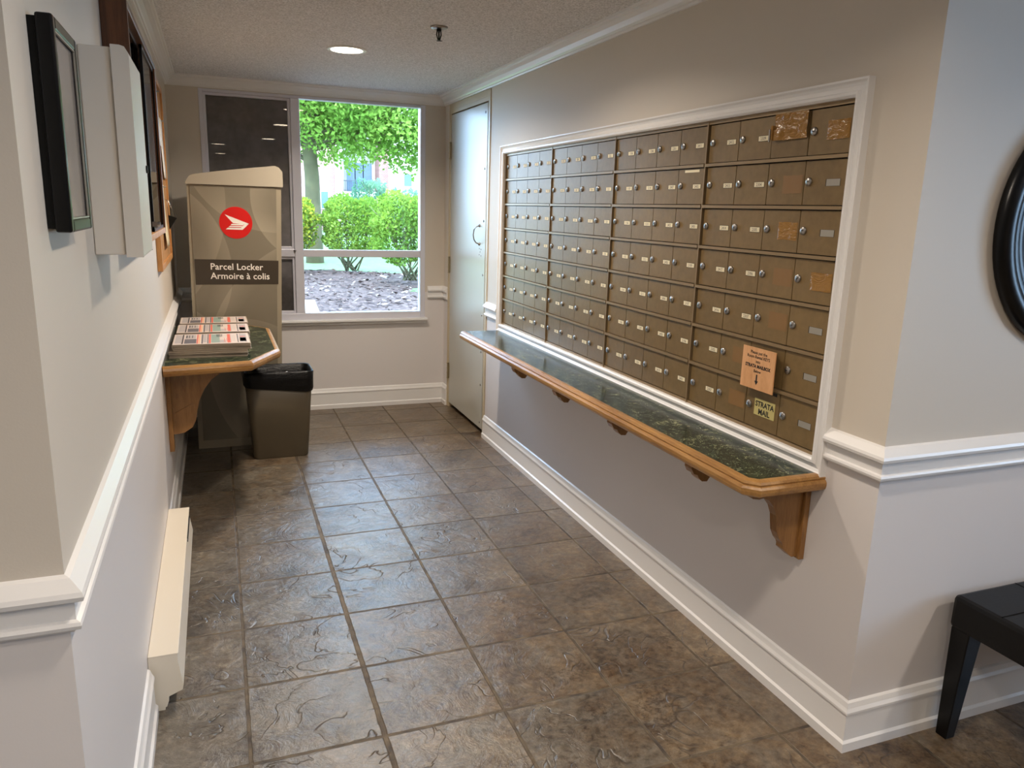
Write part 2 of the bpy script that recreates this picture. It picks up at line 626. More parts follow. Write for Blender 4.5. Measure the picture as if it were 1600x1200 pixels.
def wallbox(mb, x0, y0, z0, x1, y1, z1):
    """wall block split at chair rail height: off white below, beige above"""
    if z1 <= SPLIT: mb.box((x0, y0, z0), (x1, y1, z1), LW)
    elif z0 >= SPLIT: mb.box((x0, y0, z0), (x1, y1, z1), UW)
    else:
        mb.box((x0, y0, z0), (x1, y1, SPLIT), LW)
        mb.box((x0, y0, SPLIT), (x1, y1, z1), UW)


WM = [M['wall_upper'], M['wall_lower']]
LX0, LX1, LY0 = -3.0, 5.0, -8.6

mb = MB(); mb.box((LX0 - .2, LY0 - .2, -.12), (LX1 + .2, YB + .2, 0))
tag(mb.build('floor', M['floor']), kind='structure')
mb = MB(); mb.box((LX0 - .2, LY0 - .2, H), (LX1 + .2, YB + .2, H + .15))
tag(mb.build('ceiling', M['ceiling']), kind='structure')

# right wall with openings for the letterboxes and the cupboard door
MY0, MY1, MZ0, MZ1 = -1.392, 1.468, .858, 1.922
DY0, DY1, DZ1 = 1.775, 2.70, 2.315
mb = MB()
T2 = XR + .16
wallbox(mb, XR, YR, 0, T2, MY0, H)
wallbox(mb, XR, MY0, 0, T2, MY1, MZ0)
wallbox(mb, XR, MY0, MZ1, T2, MY1, H)
wallbox(mb, XR, MY1, 0, T2, DY0, H)
wallbox(mb, XR, DY0, DZ1, T2, DY1, H)
wallbox(mb, XR, DY1, 0, T2, YB + .12, H)
wallbox(mb, T2, YR, 0, T2 + .05, YB + .12, H)  # unseen backing panel, added to stop light leaking through the openings
tag(mb.build('wall_right', WM), kind='structure')

mb = MB(); wallbox(mb, XL - .15, YL, 0, XL, YB + .12, H)
tag(mb.build('wall_left', WM), kind='structure')

WX0, WX1, WZ0, WZ1 = -.078, 1.54, .70, 2.345
mb = MB()
wallbox(mb, XL, YB, 0, WX0, YB + .12, H)
wallbox(mb, WX1, YB, 0, XR, YB + .12, H)
wallbox(mb, WX0, YB, 0, WX1, YB + .12, WZ0)
wallbox(mb, WX0, YB, WZ1, WX1, YB + .12, H)
tag(mb.build('wall_back', WM), kind='structure')

# lobby walls around the camera
mb = MB(); wallbox(mb, T2 + .05, YR, 0, LX1 + .15, YR + .15, H)
tag(mb.build('wall_lobby_right_return', WM), kind='structure')
mb = MB(); wallbox(mb, LX0 - .15, YL, 0, XL - .15, YL + .15, H)
tag(mb.build('wall_lobby_left_return', WM), kind='structure')
mb = MB(); wallbox(mb, LX0 - .15, LY0, 0, LX0, YL, H)
tag(mb.build('wall_lobby_west', WM), kind='structure')
mb = MB(); wallbox(mb, LX0 - .15, LY0 - .15, 0, LX1 + .15, LY0, H)
tag(mb.build('wall_lobby_south', WM), kind='structure')
mb = MB()
wallbox(mb, LX1, LY0, 0, LX1 + .15, -4.9, H)
wallbox(mb, LX1, -2.9, 0, LX1 + .15, YR, H)
wallbox(mb, LX1, -4.9, 0, LX1 + .15, -2.9, .85)
wallbox(mb, LX1, -4.9, 2.25, LX1 + .15, -2.9, H)
tag(mb.build('wall_lobby_east', WM), kind='structure')

# mouldings
BASE = [(0, 0), (.022, 0), (.022, .030), (.015, .037), (.014, .122), (.018, .126), (.018, .133), (.012, .143), (.007, .158), (0, .163)]
RAIL = [(0, .865), (.008, .865), (.012, .871), (.020, .874), (.022, .881), (.020, .887), (.013, .890), (.013, .920), (.020, .924), (.029, .929),
        (.031, .937), (.028, .945), (.018, .955), (.009, .964), (0, .968)]
CROWN = [(0, 2.350), (.010, 2.350), (.012, 2.359), (.018, 2.361), (.022, 2.371), (.036, 2.388), (.050, 2.397), (.056, 2.400), (.058, 2.408),
         (.068, 2.410), (.070, 2.42), (0, 2.42)]
mb = MB()
mb.sweep(BASE, [(LX0, YL), (XL, YL), (XL, -.815)])
mb.sweep(BASE, [(XL, .475), (XL, YB), (XR, YB), (XR, 2.712)])
tag(mb.build('baseboard_left', M['trim']), kind='structure')
mb = MB(); mb.sweep(BASE, [(XR, 1.768), (XR, YR), (LX1, YR)])
tag(mb.build('baseboard_right', M['trim']), kind='structure')
mb = MB(); mb.sweep(RAIL, [(LX0, YL), (XL, YL), (XL, YB), (WX0 - .004, YB)])
tag(mb.build('trim_1', M['trim']), kind='structure')
mb = MB(); mb.sweep(RAIL, [(WX1 + .02, YB), (XR, YB), (XR, 2.712)])
tag(mb.build('trim_2', M['trim']), kind='structure')
mb = MB(); mb.sweep(RAIL, [(XR, 1.768), (XR, MY1 + .052)])
mb.sweep(RAIL, [(XR, MY0 - .050), (XR, YR), (LX1, YR)])
tag(mb.build('trim_3', M['trim']), kind='structure')
mb = MB(); mb.sweep(CROWN, [(LX0, YL), (XL, YL), (XL, YB), (XR, YB), (XR, YR), (LX1, YR)])
tag(mb.build('trim_4', M['trim']), kind='structure')

# moulded white frame round the letterboxes
mb = MB()
FP = [(0.0, 0.0), (0.0, .016), (.006, .022), (.014, .022), (.018, .016), (.030, .013), (.038, .017), (.044, .024), (.050, .024), (.050, 0.0)]
iy0, iy1, iz0, iz1 = MY0, MY1, MZ0, MZ1
def frame_loop(mb, prof):
    ring = []
    for (a, d) in prof:       # a: outward in the wall plane, d: out of the wall
        ring.append([(XR - d, iy1 + a, iz0 - a), (XR - d, iy1 + a, iz1 + a), (XR - d, iy0 - a, iz1 + a), (XR - d, iy0 - a, iz0 - a)])
    v = [p for r in ring for p in r]
    f = []
    n = len(prof)
    for k in range(n):
        l = (k + 1) % n
        for i in range(4):
            j = (i + 1) % 4
            f.append((k * 4 + i, k * 4 + j, l * 4 + j, l * 4 + i))
    mb.add(v, f)
frame_loop(mb, FP)
tag(mb.build('trim_5', M['trim']), kind='structure')

# ------------------------------------------------------------------ window
def window():
    f = MB()
    y0, y1 = 2.835, 2.91
    f.box((WX0, y0, WZ0), (-.050, y1, WZ1)); f.box((1.500, y0, WZ0), (WX1, y1, WZ1))
    f.box((-.050, y0, 2.325), (1.500, y1, WZ1)); f.box((-.050, y0, WZ0), (1.500, y1, .765))
    f.box((.536, y0 + .005, .765), (.600, y1, 2.325))
    f.box((-.050, y0 + .008, 1.193), (.536, y1, 1.250)); f.box((.600, y0 + .008, 1.193), (1.500, y1, 1.246))
    w = f.build('window_1', M['window_metal'], bevel=.003)
    tag(w, kind='structure')
    s = MB()      # slim inner sash of the left lights
    for (z0, z1) in ((1.250, 2.325), (.765, 1.193)):
        a, b = -.050, .536
        t = .018
        s.box((a, 2.862, z0), (a + t, 2.90, z1)); s.box((b - t, 2.862, z0), (b, 2.90, z1))
        s.box((a + t, 2.862, z0), (b - t, 2.90, z0 + t)); s.box((a + t, 2.862, z1 - t), (b - t, 2.90, z1))
    s.build('window_sash', M['window_metal'], w, bevel=.002)
    for nm, (x0, x1, z0, z1) in (('window_pane', (-.032, .518, 1.268, 2.307)), ('window_pane', (-.032, .518, .783, 1.175)),
                                ('window_pane', (.600, 1.500, 1.246, 2.325)), ('window_pane', (.600, 1.500, .765, 1.193))):
        g = MB(); g.box((x0, 2.878, z0), (x1, 2.882, z1)); g.build(nm, M['glass'], w)
    for (z0, z1) in ((1.268, 2.307), (.783, 1.175)):
        g = MB(); g.box((-.032, 2.896, z0), (.518, 2.899, z1)); g.build('insect_screen', M['screen'], w)
    l = MB(); l.box((.528, 2.820, 1.238), (.545, 2.838, 1.243)); l.build('window_latch', M['black_matte'], w)
    sl = MB()
    sl.box((WX0, 2.785, .697), (WX1 + .012, 2.85, .715)); sl.box((WX0, 2.815, .672), (WX1 + .008, 2.85, .697))
    sl.build('window_sill', M['trim'], w, bevel=.004)
window()

# lobby window, behind and to the right of the camera
f = MB()
for y in (-4.9, -3.92, -2.94): f.box((LX1 - .02, y, .85), (LX1 + .10, y + .04, 2.25))
f.box((LX1 - .02, -4.9, .85), (LX1 + .10, -2.9, .89)); f.box((LX1 - .02, -4.9, 2.21), (LX1 + .10, -2.9, 2.25))
w2 = tag(f.build('window_2', M['window_metal']), kind='structure')
g = MB(); g.box((LX1 + .03, -4.86, .89), (LX1 + .036, -2.94, 2.21)); g.build('window_pane', M['glass'], w2)

# ------------------------------------------------------------------ cupboard door
d = MB(); d.box((XR - .004, 1.822, .040), (XR + .036, 2.658, 2.268))
door = tag(d.build('door_1', M['door'], bevel=.002), kind='structure')
h = MB()
pts = [(XR - .004, 1.945, 1.472), (XR - .026, 1.948, 1.466), (XR - .042, 1.952, 1.445), (XR - .048, 1.954, 1.410), (XR - .042, 1.952, 1.375), (XR - .026, 1.948, 1.354), (XR - .004, 1.945, 1.348)]
h.tube(pts, [.004, .0042, .0042, .0042, .0042, .0042, .004], 10)
for z in (1.472, 1.348):
    h.lathe((XR - .003, 1.945, z), (-1, 0, 0), [(.012, 0), (.011, .004), (.007, .009), (.0, .012)], 16)
h.build('door_handle', M['chrome'], door)
for z in (2.01, 1.15, .30):
    k = MB()
    k.cyl((XR - .010, 2.672, z - .062), (0, 0, 1), .008, .124, 12)
    for q in (-.062, -.02, .02, .058): k.cyl((XR - .010, 2.672, z + q), (0, 0, 1), .0105, .006, 12)
    k.box((XR - .006, 2.644, z - .055), (XR - .003, 2.672, z + .055)); k.box((XR - .006, 2.672, z - .055), (XR - .0005, 2.694, z + .055))
    k.build('door_hinge', M['brass'], door)
for z in (2.21, 1.85, 1.505, 1.14, .86, .60, .36, .085):
    k = MB(); k.lathe((XR - .004, 1.862, z), (-1, 0, 0), [(.0085, 0), (.0075, .003), (.003, .0045), (0, .0048)], 12); k.build('door_bolt', M['chrome'], door)
k = MB()
for (dy, dz) in ((-.018, .026), (.018, .022), (0, .004), (-.018, -.016), (.018, -.022)):
    k.cyl((XR - .0042, 1.925 - dy, 1.29 + dz), (-1, 0, 0), .0045, .0006, 10)
k.build('screw_hole', M['dark'], door)
f = MB()
f.box((XR - .003, DY1, 0), (XR + .05, 2.668, DZ1)); f.box((XR - .003, 2.668, 2.278), (XR + .05, 1.812, DZ1))
f.box((XR - .003, DY0, 0), (XR + .05, 1.812, DZ1))
f.box((XR - .006, 2.700, 0), (XR + .0, 2.712, 2.348)); f.box((XR - .006, 1.768, 0), (XR - .0, 1.790, 2.348)); f.box((XR - .004, 1.79, DZ1 - .01), (XR, 2.70, 2.348))
fr = tag(f.build('trim_6', M['door_frame']), kind='structure')
f = MB(); f.box((XR + .06, 1.78, 0), (XR + .10, 2.70, 2.3)); tag(f.build('door_gap_shade', M['dark']), kind='structure')  # dark panel behind the leaf, paints the shade in the door gaps

# ------------------------------------------------------------------ letterbox units
PX = XR + .004                       # plane of the door faces
UWID, ROWH = .7115, .1488
Z0 = MZ1 - .012
place = {1: 'far end, next to the cupboard door', 2: 'second from the cupboard door', 3: 'second from the near end', 4: 'near end, with tape and the mail sign'}
numbers = {1: [['101', '102', '103', '104', '105', '106', '107'], ['108', '109', '110', '111', '112', '113', '114'],
               ['115', '116', '117', '118', '119', '120', '121'], ['122', '123', '124', '125', '126', '127', '128']],
           2: [['201', '202', '203', '204', '205', '206', '207'], ['208', '209', '210', '211', '212', '213', '214'],
               ['215', '216', '217', '218', '219', '220', '221'], ['222', '223', '224', '225', '226', '227', '228']],
           3: [['1108', '1107', '1106', '1105', '1104', '1103', '1102'], ['1208', '1214', '1213', '1212', '1211', '1209', '1201'],
               ['2201', '2407', '2402', '2405', '2404', '2403', '2410'], ['2411', '2402', '2401', '2109', '2107', '2106', '2401']],
           4: [['2412', '2413', '2414', '2417', '2416', '2302', '2307'], ['2309', '2304', '2305', '2306', '2307', None, None],
               [None] * 7, [None] * 7]}
def V3(u, v, out, y0, z0):
    return (PX - out, y0 - u, z0 + v)


def mailbox_unit(i):
    yl = MY1 - .004 - (i - 1) * UWID       # left edge as seen from the corridor
    root = empty('mailbox_unit', (PX, yl - UWID / 2, MZ0), 'bronze letterbox unit of twenty-eight doors, ' + place[i], 'mailboxes', 'letterbox units in the wall')
    c = MB()
    bw = .006
    c.box((PX + .008, yl, MZ0), (PX + .14, yl - UWID, MZ1))
    # header, footer, uprights, row strips
    c.box((PX + .008, yl, Z0), (PX - .006, yl - UWID, MZ1), 1)
    c.box((PX + .008, yl, MZ0), (PX - .004, yl - UWID, MZ0 + .010), 1)
    c.box((PX + .008, yl, MZ0), (PX - .008, yl - bw, MZ1 - .002), 1)
    c.box((PX + .008, yl - UWID + .001, MZ0), (PX - .003, yl - UWID + .005, MZ1), 1)
    for r in range(1, 7):
        z = Z0 - r * ROWH
        c.box((PX + .008, yl - bw, z), (PX - .009, yl - UWID + .005, z + .0105), 1)
    c.box((PX + .0078, yl - bw, MZ0 + .01), (PX + .0075, yl - UWID + .004, Z0), 2)  # dark sheet behind the doors, paints the shade in their gaps
    c.build('cabinet_frame', [M['mailbox'], M['mailbox_edge'], M['dark']], root)
    cw = (UWID - bw - .014) / 4
    for cc in range(4):
        for r in range(7):
            y0 = yl - bw - .0075 - cc * cw
            zt = Z0 - r * ROWH - .0035; zb = Z0 - (r + 1) * ROWH + .0135
            if r == 6: zb = MZ0 + .013
            w = cw - .0034
            special = (i == 4 and cc == 2 and r == 0)
            d = MB()
            skew = .004 if special else 0
            d.prism([(PX - .0005, y0, zb), (PX - .0005, y0 - w, zb), (PX - .0005 - skew, y0 - w, zt), (PX - .0005 - skew, y0, zt)], (.006, 0, 0))
            if i == 4 and r == 6 and cc == 2:      # posting slot along the top of the mail box
                d.box((PX - .0009, y0 - .022, zt - .014), (PX - .0004, y0 - w + .014, zt - .003), 1)
            dr = d.build('mailbox_door', [M['mailbox'], M['dark']], root, loc=(PX, y0 - w / 2, (zb + zt) / 2), bevel=.0008)
            zc = zb + (zt - zb) * .50
            lz = zc + .004
            ly = y0 - .020
            if not special and not (i == 4 and cc == 2 and r == 5):
                k = MB()
                k.lathe((PX - .0005, ly, lz), (-1, 0, 0), [(.0128, 0), (.0128, .004), (.0105, .0062), (.0, .0064)], 18)
                a = random.uniform(-.6, .6)
                for rr in (-.003, 0, .003):
                    k.cyl((PX - .0066, ly + rr * math.cos(a), lz + rr * math.sin(a)), (-1, 0, 0), .0017, .0006, 8, 1)
                lk = k.build('lock', [M['chrome'], M['dark']], dr)
            num = numbers[i][cc][r]
            cy = y0 - w * .76; ww, hh = .0255, .0080
            x = PX - .0006
            if num:
                k = MB()
                k.box((x, cy + ww + .001, zc - hh - .0016), (x - .0004, cy - ww - .001, zc + hh + .0012), 2)
                k.box((x, cy + ww - .001, zc - hh), (x - .0010, cy - ww, zc + hh), 0)
                k.text(num, .0145, (x - .0013, cy, zc - .0050), (0, -1, 0), (.0, .12, 1), 1, 'CENTER')
                k.build('number_card', [M['white_card'], M['ink'], M['dark']], dr)
            elif i == 4 and cc == 3 and r not in (0, 3):
                cy2 = y0 - w * .72
                k = MB()
                k.box((x, cy2 + .031, zc - .0105), (x - .0004, cy2 - .028, zc + .0105), 1)
                k.box((x, cy2 + .0275, zc - .010), (x - .0012, cy2 - .0275, zc + .010), 0)
                tag(k.build('number_card', [M['silver'], M['dark']], dr), 'blank silver name plate')
            if i == 4 and ((cc == 2 and r in (1, 2, 3, 4)) or (cc == 3 and r in (0, 3)) or (cc == 1 and r in (5, 6))):
                shiny = (cc, r) in ((3, 0), (2, 2), (3, 3))
                a0, a1 = (w * .44, w * .97)
                k = MB()
                tz = random.uniform(-.006, .006)
                n = 9
                vs = []; fs = []
                for q in range(n + 1):
                    for s_ in (0, 1):
                        u = a0 + (a1 - a0) * q / n
                        bulge = .0008 + (.0022 * abs(math.sin(q * 2.1 + r)) if shiny and 0 < q < n else 0)
                        vs.append((PX - .0006 - bulge, y0 - u, zc + tz + (.030 if s_ else -.026) + random.uniform(-.001, .001)))
                for q in range(n): fs.append((2 * q, 2 * q + 1, 2 * q + 3, 2 * q + 2))
                k.add(vs, fs, 0, True)
                tag(k.build('packing_tape', M['tape'] if shiny else M['tape_dull'], dr), 'shiny brown tape patch' if shiny else 'faded tape patch')
            if special:
                k = MB()
                rnd = random.Random(3)
                n, mth = 14, 8
                vs = []; fs = []
                for q in range(n + 1):
                    for p_ in range(mth + 1):
                        u = .016 + (w - .018) * q / n; v = (zt - zb) * (.40 + .62 * p_ / mth)
                        vs.append((PX - .0075 - rnd.uniform(0, .003) - (.006 if q < 4 and p_ < 4 else 0), y0 - u, zb + v))
                for q in range(n):
                    for p_ in range(mth):
                        b_ = q * (mth + 1) + p_
                        fs.append((b_, b_ + 1, b_ + mth + 2, b_ + mth + 1))
                k.add(vs, fs, 0, True)
                k.box((PX - .004, y0 - .012, zb + .056), (PX - .020, y0 - .020, zb + .100), 0)
                tag(k.build('packing_tape', M['tape'], dr), 'crumpled shiny brown tape over the whole door')
                k = MB(); k.box((PX - .021, y0 - .008, zb + .050), (PX - .024, y0 - .014, zb + .088)); k.build('lock', M['chrome'], dr)
            if i == 3 and cc == 3 and r == 1:
                k = MB(); k.box((x, y0 - w * .25, zt - .013), (x - .0005, y0 - w * .82, zt - .004)); k.build('torn_paper', M['white_card'], dr)
            if i == 4 and cc == 2 and r == 6:
                k = MB()
                cy3 = y0 - .100
                k.box((x, cy3 + .052, zc - .026), (x - .0015, cy3 - .052, zc + .032), 0)
                k.text('STRATA', .0262, (x - .0018, cy3, zc + .0055), (0, -1, 0), (0, 0, 1), 1, 'CENTER', .0009)
                k.text('MAIL', .0270, (x - .0018, cy3, zc - .0210), (0, -1, 0), (0, 0, 1), 1, 'CENTER', .0009)
                k.build('name_plate', [M['gold_plate'], M['ink']], dr)
    return root


for i in (1, 2, 3, 4): mailbox_unit(i)

# notice card stuck over one door
nx = XR - .020
root = empty('notice_sign', (nx, -1.105, 1.007), 'small wood-print notice card about room rental keys, above the strata mail door', 'sign')
k = MB()
k.box((nx, -1.022, 1.010), (nx - .004, -1.190, 1.152), 0)
k.build('notice_card', M['sign_wood'], root)
k = MB(); k.box((PX - .0013, -1.045, 1.05), (nx, -1.165, 1.14), 0); k.build('mounting_block', M['dark'], root)
k = MB()
xs = nx - .0045
for (st, s_, z, b_) in (('Please put the', .0150, 1.131, .0002), ('Room Rental KEYS', .0150, 1.1165, .0002), ('into', .0150, 1.101, .0002), ('STRATA MAILBOX', .0158, 1.084, .0007), ('Below', .0150, 1.068, .0002)):
    k.text(st, s_, (xs, -1.106, z), (0, -1, 0), (0, 0, 1), 0, 'CENTER', b_)
k.add([(xs, -1.106 + a, 1.0 + b) for a, b in ((.0035, .062), (.0035, .040), (.0095, .040), (0, .026), (-.0095, .040), (-.0035, .040), (-.0035, .062))], [tuple(range(7))])
k.build('notice_lettering', M['ink'], root)

# ------------------------------------------------------------------ shelves
EDGE = [(0, .770), (.008, .766), (.022, .766), (.030, .772), (.033, .782), (.033, .792), (.028, .799), (.024, .801), (.026, .806), (.022, .813), (.014, .817), (0, .817)]


def bracket(root, y, xw, sgn, depth, zt, zb, th=.032, mat='oak_v', flare=1.0):
    """scrolled bracket against wall x=xw, reaching out by depth in direction sgn"""
    h = zt - zb
    prof = [(0, 0), (1.0, 0), (1.0, -.06), (.93, -.08), (.92, -.11), (.80, -.13), (.72, -.12), (.62, -.16), (.52, -.26), (.46, -.38), (.44, -.50), (.42, -.60),
            (.36, -.70), (.30, -.76), (.28, -.80), (.28, -.84), (.10, -.97), (0, -.97)]
    k = MB()
    k.prism([(xw + sgn * (.018 + a * (depth - .018)), y - th / 2, zt + b * h) for a, b in prof], (0, th, 0))
    k.box((xw + sgn * .0005, y - th * .9, zt), (xw + sgn * .020, y + th * .9, zb))
    return k.build('bracket', M[mat], root, bevel=.002)


# right, long shelf under the letterboxes
root = empty('mail_shelf', (XR, 0, .77), 'long green marble-look shelf with oak edge below the letterboxes on the right wall', 'shelf')
t = MB()
t.prism([(XR - .0005, 1.468, .778), (1.447, 1.468, .778), (1.447, -1.395, .778), (1.468, -1.418, .778), (XR - .0005, -1.418, .778)], (0, 0, .0385))
t.build('shelf_top', M['marble'], root)
e = MB(); e.sweep(EDGE, [(1.447, 1.468), (1.447, -1.395), (1.468, -1.418), (XR - .0005, -1.418)])
e.build('shelf_edging', M['oak'], root)
bk = None
for y in (.60, .05, -.51, -1.08):
    k = MB()
    pr = [(0, 0), (.248, 0), (.250, -.022), (.240, -.040), (.224, -.046), (.218, -.058), (.205, -.070), (.184, -.072), (.176, -.060), (.16, -.048), (0, -.048)]
    k.prism([(XR - .001 - a, y - .022, .766 + b) for a, b in pr], (0, .044, 0))
    k.build('support', M['oak_v'], root, bevel=.002)
bracket(root, -1.365, XR, -1, .235, .766, .512)

# left, newspaper shelf
root = empty('newspaper_shelf', (XL, 1.3, .77), 'short green marble-look shelf with oak edge and clipped corners on the left wall', 'shelf')
out = [(XL + .0005, .695), (.105, .760), (.248, 1.055), (.246, 1.80), (.13, 1.955), (XL + .0005, 1.955)]
t = MB(); t.prism([(x, y, .778) for x, y in out], (0, 0, .0385)); t.build('shelf_top', M['marble'], root)
EDGE2 = [(0, .770), (.014, .768), (.024, .773), (.029, .784), (.030, .797), (.026, .808), (.018, .815), (.008, .8175), (0, .8175)]
e = MB(); e.sweep(EDGE2, out[:5]); e.build('shelf_edging', M['oak_x'], root)
for y in (.88, 1.75):
    k = MB()
    zt, zb = .766, .350
    pr = [(0, 0), (.300, 0), (.300, -.010), (.235, -.028), (.190, -.060), (.155, -.105), (.130, -.160), (.116, -.215), (.108, -.262), (.090, -.300), (.052, -.326), (.020, -.332), (0, -.332)]
    k.prism([(XL + .022 + a, y - .014, zt + b) for a, b in pr], (0, .028, 0))
    k.box((XL + .0005, y - .040, zt), (XL + .022, y + .040, zb))
    k.prism([(XL + .030, y - .018, zt - .225), (XL + .118, y - .018, zt - .175), (XL + .118, y - .018, zt - .188), (XL + .030, y - .018, zt - .240)], (0, .036, 0))
    k.build('bracket', M['redwood' if 0 else 'oak_v'], root, bevel=.002)

# ------------------------------------------------------------------ newspapers
newscol = [M['newsprint'], plain('grey_photo_ink', (96, 92, 96), .8), plain('red_ink', (204, 96, 76), .8), plain('orange_ink', (226, 160, 110), .8),
           plain('grey_green_ink', (134, 150, 140), .8), M['ink'], plain('dark_photo_ink', (66, 60, 62), .8), plain('light_grey_ink', (168, 160, 158), .8)]


def newspaper(x0, x1, y0, y1, z, th, printed, label, group, rot, zdroop=0.0):
    cx, cy = (x0 + x1) / 2, (y0 + y1) / 2
    root = empty('newspaper', (cx, cy, z), label, 'newspaper', group, rz=rot)
    k = MB()
    # folded sheets: a bullnosed fold toward the corridor and loose page edges on the other side
    n = 5
    for s_ in range(3):
        a = z + th * (s_ + .04) / 3; b = z + th * (s_ + .90) / 3
        j = random.uniform(0, .004)
        pr = [(x0 + j, a), (x1 - .004 - j, a), (x1 - j, (a + b) / 2), (x1 - .004 - j, b), (x0 + j, b)]
        k.prism([(px, y0 + j * .6, pz) for px, pz in pr], (0, y1 - y0 - j, 0))
    o = k.build('sheets', M['paper'], root, loc=(cx, cy, z))
    if printed:
        k = MB()
        zt = z + th * .97 + .0004
        k.add([(x0 + .004, y0 + .002, zt), (x1 - .006, y0 + .002, zt), (x1 - .006, y1 - .002, zt), (x0 + .004, y1 - .002, zt)], [(0, 1, 2, 3)], 0)
        W = x1 - x0; D = y1 - y0
        def r(a, b, c, d, m_):
            zz = zt + .0003 + .0001 * (m_ % 3)
            k.add([(x0 + W * a, y0 + D * c, zz), (x0 + W * b, y0 + D * c, zz), (x0 + W * b, y0 + D * d, zz), (x0 + W * a, y0 + D * d, zz)], [(0, 1, 2, 3)], m_)
        r(.03, .11, .12, .92, 7); r(.115, .135, .06, .95, 6); r(.15, .30, .08, .50, 1); r(.155, .29, .55, .92, 7); r(.165, .18, .6, .86, 5); r(.20, .21, .6, .86, 5); r(.24, .25, .6, .86, 5)
        r(.305, .322, .05, .95, 2); r(.33, .345, .05, .95, 3); r(.365, .385, .05, .95, 1); r(.39, .43, .15, .95, 7); r(.44, .455, .05, .95, 1); r(.46, .485, .05, .95, 2)
        r(.49, .60, .10, .92, 4); r(.60, .68, .10, .35, 7)
        for q, a in enumerate((.56, .575, .59, .605, .625)): r(a, a + .009, .66 - .02 * (q % 2), .92, 5)
        for a in (.66, .69): r(a, a + .006, .15, .5, 2)
        r(.70, .74, .08, .90, 2); r(.745, .752, .1, .9, 7); r(.77, .775, .2, .8, 7); r(.79, .795, .15, .85, 7)
        r(.83, .845, .08, .92, 1); r(.86, .955, .10, .92, 7); r(.865, .945, .18, .52, 1); r(.87, .94, .60, .66, 2)
        k.build('front_page', newscol, root, loc=(cx, cy, z))
    return root


tops = ['top newspaper of the front stack, printed page up, nearest the shelf edge', 'top newspaper of the middle stack on the left shelf, printed page up',
        'top newspaper of the rear stack beside the parcel locker, printed page up']
stacks = [(-.262, .112, .900, 1.225, 8), (-.250, .128, 1.262, 1.560, 8), (-.244, .132, 1.590, 1.850, 8)]
for si, (x0, x1, y0, y1, n) in enumerate(stacks):
    z = .8166
    th = .0080 + .0003 * si
    for q in range(n):
        lo = q < n // 2
        dx = (0 if lo else .012) + random.uniform(-.003, .003); dy = random.uniform(-.004, .004) + (-.012 if lo else 0)
        if si == 0 and lo: dx -= .004
        if si: dx = abs(dx) * .5; dy = random.uniform(-.003, .003)
        name = ['front', 'middle', 'rear'][si]
        half = 'lower half' if lo else 'upper half'
        lab = tops[si] if q == n - 1 else 'folded newspaper below the top copy in the %s of the %s stack' % (half, name)
        newspaper(x0 + dx, x1 + dx, y0 + dy, y1 + dy, z, th, q == n - 1, lab, 'newspapers stacked on the left shelf' if q == n - 1 else 'newspapers in the %s of the %s stack' % (half, name), random.uniform(-.012, .012) if q < n - 1 else 0)
        z += th + .0003

# ------------------------------------------------------------------ parcel locker
root = empty('parcel_locker', (.08, 2.3, 0), 'tall taupe parcel locker with red round logo and domed cream lid', 'locker')
LY = 2.0
def lx(side, z):     # slightly splayed outline
    return (-.190 + .024 * z / 1.68) if side == 0 else (.335 + .052 * z / 1.68)
b = MB()
b.prism([(lx(0, .0), LY + .004, .0), (lx(1, 0), LY + .004, 0), (lx(1, 1.68), LY + .004, 1.68), (lx(0, 1.68), LY + .004, 1.68)], (0, .56, 0))
b.build('body', M['locker_edge'], root, bevel=.02)
b = MB()
b.prism([(lx(0, .06) + .030, LY, .055), (lx(1, .06) - .026, LY, .055), (lx(1, 1.66) - .030, LY, 1.672), (lx(0, 1.66) + .016, LY, 1.672)], (0, .006, 0))
b.build('front_panel', M['locker_skin'], root, bevel=.002)
b = MB()     # lid: low on the left, rising to the right, rounded ends
top = []
n = 26
for q in range(n + 1):
    s_ = q / n
    x = lx(0, 1.7) - .006 + (lx(1, 1.7) + .010 - lx(0, 1.7) + .006) * s_
    z = 1.728 + .087 * s_ ** .80
    if s_ < .06: z -= .035 * (1 - s_ / .06) ** 2
    if s_ > .92: z -= .04 * ((s_ - .92) / .08) ** 2
    top.append((x, z))
loop = [(lx(0, 1.7) - .006, 1.682)] + top + [(lx(1, 1.7) + .010, 1.682)]
for (ya, yb, ins) in ((LY - .010, LY + .004, .006), (LY + .004, LY + .57, 0)):
    pass
b.prism([(x, LY - .010, z) for x, z in loop], (0, .575, 0), smooth=False)
b.build('lid', M['locker_lid'], root, bevel=.008)
b = MB(); b.prism([(-.147, LY - .0012, 1.072), (.348, LY - .0012, 1.072), (.354, LY - .0012, 1.222), (-.147, LY - .0012, 1.230)], (0, .0014, 0))
bd = b.build('name_band', M['locker_band'], root)
b = MB(); b.text('Parcel Locker', .0565, (-.058, LY - .0018, 1.166), (1, 0, -.014), (0, 0, 1), 0, 'LEFT', .0006)
b.build('lettering', M['white'], bd)
b = MB(); b.text('Armoire \u00e0 colis', .0565, (-.058, LY - .0018, 1.108), (1, 0, -.014), (0, 0, 1), 0, 'LEFT', .0006)
b.build('lettering', M['white'], bd)
b = MB(); b.cyl((.107, LY + .0002, 1.456), (0, -1, 0), .098, .0015, 48)
lg = b.build('logo_disc', M['red'], root)
b = MB()
def lp(pts, y, mi): b.add([(.107 + a * .098, y, 1.456 + c * .098) for a, c in pts], [tuple(range(len(pts)))], mi)
lp([(-.65, .51), (.79, -.05), (.66, -.17), (.50, -.10), (-.16, -.03), (-.24, .04)], LY - .0020, 0)
lp([(-.27, -.075), (.48, -.075), (.43, -.16), (-.33, -.16)], LY - .0020, 0)
lp([(-.37, -.205), (.40, -.205), (.34, -.275), (-.45, -.275)], LY - .0020, 0)
